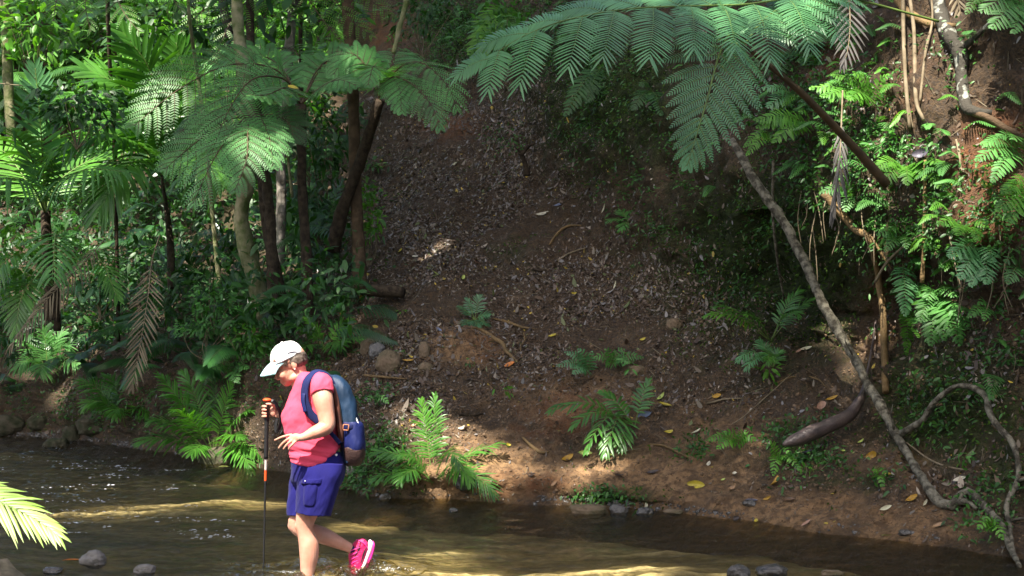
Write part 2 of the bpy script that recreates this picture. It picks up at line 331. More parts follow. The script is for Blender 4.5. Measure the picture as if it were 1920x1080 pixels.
for x, y, rx, ry in [(180, 915, .9, .22), (300, 902, .5, .14), (430, 904, 1.0, .2), (250, 925, .9, .1), (960, 1014, .8, .1), (1130, 1016, .8, .13), (1280, 1028, .6, .14), (1150, 1042, .7, .1), (1320, 1052, .6, .13), (830, 985, .35, .1), (700, 990, .3, .08), (1220, 985, .5, .08)]:
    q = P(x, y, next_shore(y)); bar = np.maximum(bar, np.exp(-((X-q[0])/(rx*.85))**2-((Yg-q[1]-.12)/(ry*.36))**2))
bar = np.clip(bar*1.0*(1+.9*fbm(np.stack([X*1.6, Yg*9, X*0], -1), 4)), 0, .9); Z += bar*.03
near3 = np.exp(-(((X+4.9)/.7)**2+((Yg-11.3)/.5)**2)); Z += near3*.40
mb = MB(); i = np.arange(479)[:, None]*520+np.arange(519)[None]
mb.add(np.stack([X, Yg, Z], -1).reshape(-1, 3), np.stack([i, i+1, i+521, i+520], -1).reshape(-1, 4))
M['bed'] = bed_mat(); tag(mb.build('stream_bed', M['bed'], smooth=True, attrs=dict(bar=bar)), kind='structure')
def water_mat():
    m, n, l, b, o = new_mat('water'); n.remove(b)
    g = n.new('ShaderNodeNewGeometry'); a = n.new('ShaderNodeAttribute'); a.attribute_name = 'chop'
    def nz(sc, st, det=4):
        mp = n.new('ShaderNodeMapping'); mp.inputs['Scale'].default_value = st; l.new(g.outputs['Position'], mp.inputs[0])
        z = n.new('ShaderNodeTexNoise'); z.inputs['Scale'].default_value = sc; z.inputs['Detail'].default_value = det; z.inputs['Distortion'].default_value = .6; l.new(mp.outputs[0], z.inputs['Vector']); return z.outputs[0]
    def ma(op, x, y):
        z = n.new('ShaderNodeMath'); z.operation = op
        for k, w in enumerate((x, y)):
            if hasattr(w, 'links'): l.new(w, z.inputs[k])
            else: z.inputs[k].default_value = w
        return z.outputs[0]
    h = ma('ADD', ma('MULTIPLY', nz(3.2, (.5, 1.5, 1)), 1.0), ma('MULTIPLY', nz(9, (.45, 1.5, 1), 6), .5))
    h = ma('ADD', h, ma('MULTIPLY', nz(34, (.6, 1, 1), 4), .13))
    h = ma('ADD', h, ma('MULTIPLY', ma('MULTIPLY', nz(17, (.7, 1, 1), 7), a.outputs['Fac']), 3.2))
    bu = n.new('ShaderNodeBump'); bu.inputs['Strength'].default_value = 1; bu.inputs['Distance'].default_value = .12; l.new(h, bu.inputs['Height'])
    gl = n.new('ShaderNodeBsdfGlossy'); gl.inputs['Roughness'].default_value = .04; gl.inputs['Color'].default_value = (.95, .98, 1, 1); l.new(bu.outputs[0], gl.inputs['Normal'])
    tr = n.new('ShaderNodeBsdfTransparent'); tr.inputs[0].default_value = (.84, .80, .60, 1)
    fr = n.new('ShaderNodeFresnel'); fr.inputs[0].default_value = 1.33; l.new(bu.outputs[0], fr.inputs['Normal'])
    ms = n.new('ShaderNodeMixShader'); l.new(fr.outputs[0], ms.inputs[0]); l.new(tr.outputs[0], ms.inputs[1]); l.new(gl.outputs[0], ms.inputs[2]); l.new(ms.outputs[0], o.inputs[0])
    return m
M['water'] = water_mat()
xs = np.linspace(-18, 13, 900); ys = 2.5*(24/2.5)**np.linspace(0, 1, 700); X, Yg = np.meshgrid(xs, ys)
p3 = np.stack([X*1.1, Yg*1.4, X*0], -1); wpx, wpy = PR(np.stack([X, Yg, X*0], -1))
chop = np.full_like(X, .12)
for x, y, rx, ry, w in [(100, 900, 260, 60, 1), (180, 970, 220, 35, .8), (420, 1000, 260, 22, .5), (40, 850, 200, 30, 1), (640, 1074, 170, 24, 2.2), (300, 1020, 120, 20, .4)]:
    chop = np.maximum(chop, w*np.exp(-(((wpx-x)/rx)**2+((wpy-y)/ry)**2)))
Z = .008*fbm(p3*1.6, 3)+.007*fbm(p3*5, 3)+chop*.022*fbm(p3*6+3, 3)
for x, y, am in [(577, 1078, .03), (680, 1072, .045), (494, 1066, .014)]:
    q = P(x, y, next_shore(y)); r = np.hypot(X-q[0], Yg-q[1]); Z += am*np.sin(r*30)*np.exp(-r*2.6)+am*fbm(p3*14, 2)*np.exp(-r*3.0)
mb = MB(); i = np.arange(699)[:, None]*900+np.arange(899)[None]
mb.add(np.stack([X, Yg, Z], -1).reshape(-1, 3), np.stack([i, i+1, i+901, i+900], -1).reshape(-1, 4))
tag(mb.build('stream_water', M['water'], smooth=True, attrs=dict(chop=chop)), kind='structure')
def single(mb, name, mat, label, cat, group=None, smooth=True):
    "one mesh that is a whole thing, its origin at the middle of its base"
    v = np.vstack(mb.v); c = np.r_[(v[:, :2].min(0)+v[:, :2].max(0))/2, v[:, 2].min()]
    for x in mb.v: x -= c
    o = mb.build(name, mat, None, smooth); o.location = c
    return tag(o, label, cat, group)
# ------------------------------------------------------------------ added leaf layer above the frame, blocks sun except at chosen spots
targets = [(P(565, 740, 9.7), .75), (P(575, 880, 9.7), .6), (P(610, 1000, 9.7), .5), (P(660, 1050, 9.7), .4), (P(500, 800, 9.7), .25),
 (P(60, 980, 8.0), .5), (P(150, 915, 14.6), .26), (P(60, 918, 14.4), .2), (P(230, 913, 14.6), .22), (P(300, 905, 14.9), .12), (P(390, 903, 14.9), .2), (P(450, 905, 14.9), .2), (P(500, 907, 14.9), .14), (P(250, 897, 15.1), .1),
 (P(880, 1012, 11.0), .1), (P(960, 1014, 10.95), .12), (P(1040, 1012, 11), .14), (P(1130, 1014, 10.95), .18), (P(1220, 1020, 10.8), .16), (P(1300, 1030, 10.6), .16), (P(1150, 1040, 10.35), .14), (P(1250, 1045, 10.25), .18), (P(1340, 1052, 10.1), .18), (P(1400, 1058, 10.0), .12), (P(1050, 1040, 10.35), .1), (P(700, 990, 11.5), .06), (P(830, 985, 11.7), .1), (P(570, 905, 14.9), .1),
 (P(1060, 1058, 10.0), .16), (P(860, 865, 13.8), .16), (P(925, 868, 13.7), .2), (P(975, 870, 13.7), .14), (P(1080, 905, 13.4), .12), (P(1150, 880, 13.6), .16), (P(810, 790, 14.5), .2), (P(860, 800, 14.6), .1), (P(640, 890, 13), .3), (P(790, 840, 14), .25),
 (P(1300, 5, 10.7), .22), (P(1200, 15, 10.7), .16), (P(1400, 0, 10.7), .14), (P(1500, 45, 10.9), .1), (P(710, 145, 18.6), .22), (P(1120, 40, 10.7), .08),
 (P(1780, 60, 13), .1), (P(1620, 150, 13.4), .16), (P(1710, 330, 12.6), .12), (P(1500, 240, 13.5), .12), (P(1850, 290, 12), .1), (P(1890, 380, 11.8), .12), (P(1760, 90, 12.9), .1), (P(1700, 560, 12.5), .12), (P(1770, 480, 12.2), .15), (P(380, 740, 16.9), .35), (P(430, 790, 16.6), .35),
 (P(620, 600, 18), .3), (P(240, 30, 17), .3), (P(90, 160, 21), .4)]
for k in range(46):
    x = random.uniform(-150, 600); y = random.uniform(-60, 130 if x > 250 else 340); targets.append((P(x, y, random.uniform(20, 30)), random.uniform(.3, 1.0)))
for k in range(60):
    x = random.uniform(-100, 640); y = random.uniform(30, 430); targets.append((P(x, y, random.uniform(19, 27)), random.uniform(.08, .24)))
for k in range(22):
    targets.append((P(random.uniform(1500, 1950), random.uniform(-50, 460), random.uniform(11.5, 14)), random.uniform(.04, .1)))
TP = np.array([t[0] for t in targets]); TR = np.array([t[1] for t in targets])
CH = 32.0
def canopy():
    n = 25000; q = np.stack([rng.uniform(-24, -.5, n), rng.uniform(-18.5, 21, n), CH+rng.normal(0, 1.3, n)], -1)
    keep = np.ones(n, bool)
    for p, r in zip(TP, TR):
        w = q-p; d = np.linalg.norm(w-(w@SUN)[:, None]*SUN, axis=1); keep &= d > r+.26
    keep &= rng.random(n) > .02
    q = q[keep]; n = len(q); trunks = np.array([(-21, -9), (-19, 6), (-9, -13), (-1, -12), (-6, -4.5), (-22, 16)], float)
    own = np.argmin(((q[:, None, :2]-trunks[None])**2).sum(-1), 1)
    names = ['rainforest tree behind the far left of the stream', 'rainforest tree standing left of the stream bend', 'tall rainforest tree behind the hiker\'s side of the stream', 'tall rainforest tree behind the photographer to the right', 'tall tree nearest to the photographer', 'tall rainforest tree on the far left hillside']
    for k, (tx, ty) in enumerate(trunks):
        m = own == k
        t = thing('canopy_tree', (tx, ty, 0), names[k]+', crown above the frame', 'tree', 'tall trees closing the canopy')
        mb = MB(); a = rng.uniform(0, 6.28, m.sum()); d = nrm(np.stack([np.cos(a), np.sin(a), rng.uniform(-.5, .2, m.sum())], -1))
        up = nrm(np.stack([rng.normal(0, .5, m.sum()), rng.normal(0, .5, m.sum())-.3, np.ones(m.sum())], -1))
        blades(mb, q[m]-d*.36, d, up, rng.uniform(.65, .9, m.sum()), .62, .1, 3)
        mb.build('crown', M['canopy'], t)
        mb = MB(); tube(mb, [(tx, ty, -1), (tx+.2, ty, 8), (tx, ty+.2, 16), (tx, ty, CH)], [.45, .35, .28, .15], 10)
        for e in range(7):
            j = q[m][rng.integers(m.sum())]; tube(mb, [(tx, ty, CH-5-e*.2), (tx*.6+j[0]*.4, ty*.6+j[1]*.4, CH-2), j], [.13, .08, .02], 6)
        mb.build('trunk', M['bark_brown'], t, True)
canopy()
def surround():
    "the forest on the photographer's own bank and above the gully, out of frame; it closes off the low sky"
    for (x, y, z, rx, ry, rz, n, lb) in [(-13, -5, 4.5, 5, 3, 4.5, 2600, 'leafy understory tree behind the photographer, far left'), (-3.5, -8, 4.5, 5, 3, 4.5, 2600, 'leafy understory tree straight behind the photographer'), (7, -7, 4.5, 5, 3, 4.5, 2600, 'leafy understory tree behind the photographer to the right'),
        (14, 3, 5, 3, 5, 5, 2600, 'leafy understory tree on the right bank beside the photographer'), (5.5, 18.5, 9.6, 3.8, 3.6, 1.7, 1500, 'spreading tree on top of the overhang, crown above the frame'), (0.5, 26, 12.6, 4.2, 4, 1.6, 1300, 'spreading tree at the top of the gully, crown above the frame'), (10, 12, 8.5, 3.4, 4, 2.4, 1300, 'spreading tree on the top of the right bank')]:  # spreading crowns added to darken the overhang and gully
        t = thing('understory_tree', (x, y, 0), lb, 'tree'); mb = MB(); broad(mb, (x, y, z), (rx, ry, rz), n, (.4, .75), .6); mb.build('crown', M['canopy'], t)
        mb = MB(); tube(mb, [(x, y+(3 if y > 10 else 0), -.5 if y < 10 else z-4), (x+.1, y+(1 if y > 10 else 0), z*.6+.1*z), (x, y, z+rz*.5)], [.2, .15, .05], 8)
        for k in range(5): e = np.array([x, y, z])+rng.normal(0, .45, 3)*[rx, ry, rz]; tube(mb, [(x, y, z-.3), ((x+e[0])/2, (y+e[1])/2, z), e], [.07, .05, .02], 5)
        mb.build('trunk', M['bark_brown'], t, True)
CANOPY_LATER = surround
# ------------------------------------------------------------------ plant builders
def leafl(u, k):   # length profile along a frond
    return np.interp(u, [0, .12, .35, .6, .85, 1], k)
def palm_frond(parent, pts, up=(0, -.35, 1), n=30, L=.45, w=.045, mat='palm', a0=68, a1=22, droop=.18, lift=.12, t0=.18, stalk='stalk', sr=.009, fold=.3, prof=(.55, .85, 1, .9, .6, .35), jit=.05, v=None, name='frond', side=(1, -1)):
    c = curve(pts, 40); T = tang(c); up = nrm(up); mb = MB()
    for s in side:
        u = np.linspace(0, 1, n)+rng.normal(0, .006, n); tt = t0+(1-t0)*np.clip(u, 0, 1)
        b = at(c, tt); t = nrm(at(T, tt)); sd = nrm(np.cross(t, up))*s; nn = nrm(np.cross(sd, t))*s
        a = np.radians(a0+(a1-a0)*np.clip(u, 0, 1)**1.3)[:, None]
        d = nrm(t*np.cos(a)+sd*np.sin(a)+nn*lift+rng.normal(0, jit, (n, 3)))
        blades(mb, b, d, nn, L*leafl(np.clip(u, 0, 1), prof)*rng.uniform(.9, 1.08, n), w*rng.uniform(.8, 1.1, n), droop*rng.uniform(.6, 1.4, n), 5, None if v is None else rng.uniform(v[0], v[1], n), fold)
    tube(mb, c[::3], sr*.25, 4)
    f = mb.build(name, M[mat], parent)
    mb = MB(); tube(mb, c[::3], np.linspace(sr, sr*.25, len(c[::3])), 6); mb.build('stalk', M[stalk], f, True)
    return f
def fern_frond(parent, pts, up=(0, -.35, 1), n=15, L=.5, m=22, pl=.055, pw=.016, mat='fern_mid', a0=75, a1=35, droop=.25, t0=.2, stalk='stalk', sr=.01, prof=(.5, .85, 1, .85, .5, .14), pa=68, K=3, name='frond', side=(1, -1), tipl=0, jit=.03, lift=.05, fold=0, stalks=True):
    c = curve(pts, 40); T = tang(c); up = nrm(up); mb = MB(); ms = MB()
    tube(ms, c[::3], np.linspace(sr, sr*.25, len(c[::3])), 6)
    for s in side:
        for i in range(n):
            u = (i+.5+rng.normal(0, .08)+(.25 if s > 0 else 0))/n; tt = t0+(1-t0)*min(u, 1.0)
            b = at(c, np.array([tt]))[0]; t = nrm(at(T, np.array([tt]))[0]); sd = nrm(np.cross(t, up))*s; nn = nrm(np.cross(sd, t))*s
            a = math.radians(a0+(a1-a0)*u**1.4); d = nrm(t*math.cos(a)+sd*math.sin(a)+nn*lift+rng.normal(0, jit, 3))
            ln = L*float(leafl(min(u, 1), prof))*rng.uniform(.92, 1.06)
            x = np.linspace(0, 1, 8)[:, None]; pc = b+d*x*ln+t*.12*ln*x**2; pc[:, 2] -= (droop*ln*x[:, 0]**2)*rng.uniform(.7, 1.3)
            mm = max(4, int(m*(.35+.65*ln/L))); y = np.linspace(.04, .98, mm); pT = tang(pc); vv_ = rng.uniform(.25, .75)
            for q in (1, -1):
                bb = at(pc, y); t2 = nrm(at(pT, y)); s2 = nrm(np.cross(t2, nn))*q; aa = np.radians(np.interp(y, [0, .8, 1], [pa+6, pa-10, 22]))[:, None]
                dd = nrm(t2*np.cos(aa)+s2*np.sin(aa)+rng.normal(0, .03, (mm, 3)))
                pp = np.interp(y, [0, .15, .55, .85, 1], [.6, .95, 1, .66, .25])
                if tipl: pp = np.interp(y, [0, .15, .7, .93, 1], [.7, 1, .95, .75, tipl])
                sc = (.35+.65*ln/L)
                blades(mb, bb, dd, np.broadcast_to(nn, dd.shape), pl*pp*sc, pw*(.5+.5*pp), .12, K, np.clip(vv_+rng.normal(0, .15, mm), 0, 1), fold, .5)
            if stalks: tube(ms, pc[::2], [sr*.35, sr*.3, sr*.2, sr*.1], 4, caps=False, n=5)
    tube(mb, c[::3], sr*.25, 4)
    f = mb.build(name, M[mat], parent); ms.build('stalk', M[stalk], f, True)
    return f
def lacy(parent, pts, L=.16, n=12, m=7, mat='fern_mid', **k):   # small bank fern: simple pinnae, toothed by a second row of short lobes
    ln = np.linalg.norm(np.diff(np.array(pts), axis=0), axis=1).sum(); n = int(np.clip(ln/.03, 7, 17))
    return palm_frond(parent, pts, n=n, L=min(L, ln*.42), w=ln/n*rng.uniform(.62, .8), mat=mat, a0=78, a1=48, droop=.22, t0=.1, sr=.003, fold=.25, lift=.0, jit=.09, prof=(.75, 1, .95, .75, .45, .15), up=k.get('up', (0, -.8, .7)))
def broad(mb, c, R, n, s=(.07, .14), ratio=.45, out=.6):
    "n broad leaves through the volume of an ellipsoid crown"
    p = rng.normal(0, 1, (n, 3)); p = nrm(p)*rng.random((n, 1))**.45*np.array(R); d = nrm(nrm(p)*out+rng.normal(0, .6, (n, 3))+np.array([0, -.1, -.15])); up = nrm(rng.normal(0, .4, (n, 3))+np.array([0, -.3, 1]))
    L = rng.uniform(s[0], s[1], n); blades(mb, np.asarray(c)+p, d, up, L, L*ratio, .2, 4, None, .2)
def twigs(mb, base, c, R, n, r=.006):
    for k in range(n):
        e = np.asarray(c)+rng.normal(0, .5, 3)*np.array(R); m = (np.asarray(base)+e)/2+rng.normal(0, .05, 3); tube(mb, [base, m, e], [r*1.5, r, r*.4], 5, caps=False, n=8)
def arch(b, tip, h, k=.5):
    b, tip = np.array(b, float), np.array(tip, float); m = b*(1-k)+tip*k; m[2] += h
    return [b, m, tip]
def Pg(x, y, off=0):
    p, n = hit(x, y); return p+n*off
CANOPY_LATER()
# ------------------------------------------------------------------ tree ferns
def tree_fern(label, trunk, rad, fronds, kw, mt='bark_dark', base=None, name='tree_fern'):
    tr = [P(*q) for q in trunk]; c0 = tr[-1]
    t = thing(name, tr[0], label, 'tree fern')
    mb = MB(); tube(mb, tr, rad, 12, .22, 16); mb.build('trunk', M[mt], t, True)
    for fr in fronds:
        pts = [c0]+[P(*q) for q in fr[0]]; k = dict(kw); k.update(fr[1] if len(fr) > 1 else {}); fern_frond(t, pts, **k)
    return t
A = dict(up=(0, -.8, .65), n=12, L=.62, m=22, pl=.092, pw=.018, mat='fern_pale', t0=.16, droop=.3, sr=.014, stalk='stalk_brown')
tree_fern('tree fern with a dark slim trunk and wide umbrella of fronds, left of the gully', [(580, 640, 18.4), (574, 480, 18.4), (566, 330, 18.4), (564, 196, 18.4)], [.085, .07, .06, .07], [
 ([(520, 132, 18.2), (430, 122, 17.9), (335, 168, 17.6), (252, 236, 17.4)], dict(L=.78, n=15, up=(.1, -.85, .6), a1=45, pw=.021, m=24, mat='fern_mid')),
 ([(535, 150, 18.0), (475, 148, 17.5), (430, 205, 17.1), (398, 285, 16.9)], dict(L=.66, up=(-.1, -1, .3))),
 ([(600, 165, 18.1), (635, 150, 17.8), (668, 160, 17.6)], dict(L=.34, n=10, up=(0, -.7, .8))),
 ([(540, 165, 17.6), (500, 178, 17.0), (470, 178, 16.6)], dict(L=.36, n=10, up=(0, -.7, .8))),
 ([(520, 120, 18.8), (450, 98, 19.0), (380, 122, 19.2)], dict(L=.5)),
 ([(600, 125, 18.8), (660, 98, 19.0), (725, 118, 19.2)], dict(L=.45)),
 ([(560, 110, 19.4), (540, 90, 20.2), (500, 95, 21)], dict(L=.5)),
 ([(600, 130, 18.8), (630, 105, 19.3), (650, 118, 19.6)], dict(L=.45)),
 ], A)
tree_fern('low tree fern hanging darker fronds in front of the mossy trunk', [(512, 580, 18.0), (508, 450, 17.9), (498, 330, 17.8), (470, 218, 17.6)], [.075, .07, .06, .06], [
 ([(430, 225, 17.3), (370, 265, 17.1), (308, 318, 17.0)], dict(L=.46, up=(0, -1, .3))),
 ([(445, 235, 17.0), (400, 300, 16.6), (362, 382, 16.4)], dict(L=.52, up=(-.3, -.9, .6))),
 ([(465, 240, 16.9), (462, 300, 16.5), (440, 358, 16.3)], dict(L=.4, up=(.1, -1, .3))),
 ([(490, 225, 17.1), (505, 260, 16.8), (512, 312, 16.6)], dict(L=.34, up=(.3, -1, .4))),
 ([(510, 215, 17.6), (540, 230, 17.5), (552, 262, 17.4)], dict(L=.4, mat='fern_dark')),
 ([(440, 205, 18.0), (380, 215, 18.1), (330, 255, 18.2)], dict(L=.4, mat='fern_dark')),
 ], dict(A, L=.45, n=11, m=18, pl=.08, mat='fern_pale'))
tree_fern('leaning tree fern with a black trunk at the left edge of the gully', [(622, 470, 19.6), (642, 395, 19.4), (680, 290, 19.1), (712, 186, 18.8)], [.10, .09, .075, .07], [
 ([(745, 130, 18.5), (790, 118, 18.1), (838, 160, 17.8), (856, 205, 17.7)], dict(L=.5, up=(.2, -.55, 1))),
 ([(735, 145, 18.3), (775, 160, 17.8), (810, 200, 17.5), (824, 240, 17.4)], dict(L=.44, up=(.3, -.9, .8))),
 ([(690, 130, 18.6), (655, 100, 18.5), (625, 140, 18.4)], dict(L=.36)),
 ([(712, 140, 18.4), (700, 125, 18.0), (690, 160, 17.7)], dict(L=.3, up=(0, -.9, .6))),
 ([(735, 120, 19.2), (745, 95, 19.6), (790, 105, 20)], dict(L=.4)),
 ([(735, 150, 18.3), (750, 170, 17.8), (752, 210, 17.5)], dict(L=.34, up=(.2, -1, .5))),
 ], dict(A, L=.45, n=12, m=18, pl=.085, mat='fern_pale'))
# the near tree fern whose fronds hang into the top of the picture
t = thing('tree_fern', P(1660, 345, 11.6), 'large bluish tree fern with a brown stem reaching over from the right bank', 'tree fern')
B_ = dict(n=11, L=.50, m=25, pl=.20, pw=.018, mat='fern_blue', K=5, t0=.12, droop=.42, sr=.011, a0=80, a1=40, tipl=.95, prof=(.8, .95, 1, .95, .7, .35), fold=.25)
fern_frond(t, [P(1760, 40, 11.6), P(1560, -8, 11.2), P(1400, 8, 10.8), P(1260, 12, 10.5), P(1150, 20, 10.3), P(1040, 44, 10.15), P(955, 82, 10.05), P(900, 122, 10.0)], up=(-.05, -.8, .9), **dict(B_, t0=.24, n=10))
fern_frond(t, [P(1395, 85, 10.7), P(1372, 62, 10.6), P(1348, 105, 10.4), P(1322, 200, 10.25), P(1288, 312, 10.2)], up=(.15, -1, .28), **dict(B_, n=15, L=.46, m=24, pl=.058, pw=.0125, a0=72, a1=30, droop=.1, tipl=0, prof=(.8, 1, .95, .7, .4, .1), t0=.05))
fern_frond(t, [P(1395, 85, 10.7), P(1440, 30, 10.9), P(1520, -10, 11.1), P(1600, -20, 11.3)], up=(0, -.45, 1), **dict(B_, n=11, L=.34, m=18, pl=.1))
mb = MB(); tube(mb, [P(1662, 345, 11.6), P(1600, 275, 11.4), P(1500, 172, 11.0), P(1395, 85, 10.7)], [.04, .034, .027, .016], 10, .08, 20); mb.build('stem', M['stalk_brown'], t, True)
# yellow-green tree ferns behind, hanging from above
tree_fern('yellow-green tree fern on a thin black stem, fronds against the lit background', [(566, 210, 21), (564, 100, 21), (562, -30, 21)], [.035, .03, .035], [
 ([(480, -60, 20.5), (400, 0, 20), (340, 60, 19.6)],), ([(520, -50, 20), (440, 30, 19.4), (400, 120, 19)],), ([(600, -60, 20.4), (680, -10, 20), (740, 35, 19.7)],),
 ([(600, -40, 20), (650, 30, 19.5), (700, 70, 19.2)],), ([(560, -30, 20), (600, 30, 19.5), (640, 80, 19)],), ([(520, -40, 20.5), (500, 20, 20), (470, 80, 19.6)],)], dict(A, n=15, L=.42, m=14, pl=.05, pw=.014, mat='bright'), mt='bark_dark')
tree_fern('tree fern with sunlit pale fronds hanging at the top left', [(222, 640, 21), (215, 300, 20.4), (205, 100, 19.8), (200, -60, 19.2)], [.03, .028, .028, .035], [
 ([(205, -40, 18), (230, 20, 17.2), (262, 60, 17)],), ([(180, -50, 18), (160, 0, 17.3), (170, 60, 17)],), ([(150, -60, 18), (110, -10, 17.5), (100, 40, 17)],), ([(240, -60, 18.5), (300, -30, 18), (340, 20, 17.6)], dict(mat='bright'))], dict(A, n=14, L=.4, m=16, pl=.055, pw=.015, mat='bright'))
# ------------------------------------------------------------------ palms and pinnate fronds
def palm(label, base, fronds, kw, trunk=None, name='palm', cat='palm', tm='bark_dark'):
    t = thing(name, base, label, cat)
    if trunk:
        mb = MB(); tube(mb, trunk[0], trunk[1], 12, .12, 14); mb.build('trunk', M[tm], t, True)
    for fr in fronds:
        k = dict(kw); k.update(fr[1] if len(fr) > 1 else {}); palm_frond(t, fr[0], **k)
    return t
Q = lambda *a: [P(*q) for q in a]
D = dict(L=.75, w=.06, n=26, mat='palm', sr=.016)
palm('tall palm at the far left with an upright fan of blue-green leaflets', P(90, 470, 20.5), [
 (Q((85, 400, 20.5), (80, 300, 20), (75, 220, 19.7), (66, 128, 19.6)), dict(mat='fern_blue', up=(.1, -1, .1), L=.55, a0=62, a1=30, droop=.05, t0=.2, w=.055)),
 (Q((85, 400, 20.5), (100, 300, 20), (170, 235, 19.4), (250, 232, 19.2)), dict(up=(0, -.6, 1), droop=.5)),
 (Q((85, 400, 20.5), (60, 300, 20), (10, 240, 19.4), (-80, 250, 19.2)), dict(up=(0, -.6, 1), droop=.5)),
 (Q((85, 400, 20.5), (110, 350, 19.6), (160, 318, 19), (235, 322, 18.6)), dict(up=(0, -.5, 1), droop=.6, mat='fern_mid', w=.045)),
 (Q((85, 400, 20.5), (60, 350, 19.6), (10, 335, 19), (-60, 370, 18.6)), dict(up=(0, -.5, 1), droop=.6, mat='fern_mid', w=.045)),
 (Q((85, 400, 20.5), (110, 340, 21), (190, 290, 21.4), (270, 270, 21.5)), dict(mat='bright')),
 (Q((85, 400, 20.5), (50, 340, 21), (0, 280, 21.4), (-60, 300, 21.5)), dict(mat='bright'))], D, (Q((95, 600, 20.6), (90, 500, 20.5), (85, 395, 20.5)), [.09, .08, .07]))
palm('palm with long dark horizontal leaflets left of the tree ferns', P(300, 430, 20.8), [
 (Q((300, 330, 20.8), (290, 250, 20.4), (240, 170, 20), (160, 130, 19.8)), dict(up=(.1, -.8, .8))),
 (Q((300, 330, 20.8), (300, 230, 20.4), (280, 130, 20), (230, 60, 19.8)), dict(up=(.2, -.9, .5))),
 (Q((300, 330, 20.8), (330, 240, 20.6), (350, 170, 20.5), (330, 80, 20.4)), dict(up=(-.1, -.8, .4))),
 (Q((300, 330, 20.8), (270, 280, 20.2), (200, 250, 19.7), (130, 270, 19.4)), dict(up=(0, -.5, 1), droop=.4)),
 (Q((300, 330, 20.8), (330, 290, 20.4), (370, 290, 20), (410, 340, 19.6)), dict(up=(0, -.4, 1), droop=.4)),
 (Q((300, 330, 20.8), (270, 300, 20.0), (230, 320, 19.4), (190, 390, 19.1)), dict(up=(0, -.4, 1), droop=.4)),
 (Q((300, 330, 20.8), (240, 230, 21), (180, 180, 21.2), (100, 190, 21.4)), dict(mat='palm')),
 (Q((300, 330, 20.8), (320, 200, 21.4), (400, 120, 21.8), (470, 120, 22)), dict())], dict(D, mat='palm', L=.85, w=.07, n=26), (Q((322, 540, 20.2), (318, 440, 20.4), (302, 325, 20.8)), [.06, .05, .015]))
palm('palm under the cliff of leaves with a pale arched frond at mid left', P(110, 560, 18.9), [
 (Q((105, 540, 19.2), (105, 470, 19), (104, 440, 18.3), (98, 520, 17.6)), dict(up=(0, -.2, 1), L=.5, mat='fern_mid', a0=80, a1=40, droop=.55, n=22)),
 (Q((105, 540, 19.2), (150, 480, 19), (190, 490, 18.6), (220, 560, 18.3)), dict(L=.4)),
 (Q((105, 540, 19.2), (60, 480, 19), (10, 490, 18.6), (-30, 560, 18.3)), dict(L=.4)),
 (Q((105, 540, 19.2), (70, 520, 18.8), (40, 560, 18.4), (30, 620, 18.2)), dict(L=.4))], dict(D, mat='palm', L=.45, w=.04, n=24), (Q((108, 620, 19.3), (105, 535, 19.2)), [.05, .045]))
def dead_frond(label, pts, **k):
    t = thing('dead_frond', pts[-1], label, 'dead frond'); palm_frond(t, pts, mat=k.pop('mat', 'dead'), stalk='twig', name='leaflets', **k); return t
dead_frond('dry brown palm frond hanging straight down beside the dark bank', Q((300, 440, 18.2), (285, 490, 18.0), (277, 560, 17.7), (262, 650, 17.5), (247, 728, 17.45)), up=(.1, -1, 0), n=24, L=.33, w=.022, a0=42, a1=20, droop=.05, t0=.25, prof=(.6, 1, 1, .9, .7, .3))
dead_frond('dead grey-brown frond sloping down to the left below the pale arched frond', Q((195, 450, 18.6), (150, 500, 18.3), (90, 560, 18.1), (20, 650, 17.9)), up=(0, -1, .2), n=26, L=.25, w=.02, a0=50, a1=20, droop=.7, t0=.1)
dead_frond('withered grey frond draped among ferns in the middle of the right bank', Q((1580, 170, 12.9), (1575, 290, 12.6), (1570, 350, 12.5), (1560, 405, 12.45)), up=(.1, -1, 0), n=12, L=.3, w=.022, a0=18, a1=8, droop=.1, t0=.3, mat='dead_grey')
dead_frond('dead frond with grey splayed leaflets high on the right bank', Q((1590, -20, 13.3), (1594, 40, 13.2), (1590, 90, 13.1), (1582, 120, 13.05)), up=(.1, -1, .1), n=12, L=.26, w=.022, a0=48, a1=14, droop=.15, t0=.05, mat='dead_grey')
dead_frond('dry frond hanging beside the mottled trunk at the upper right', Q((1790, -30, 12.9), (1800, 20, 12.8), (1812, 60, 12.75), (1818, 110, 12.7)), up=(.1, -1, 0), n=12, L=.2, w=.025, a0=40, a1=10, droop=.1, t0=.05)
t = None
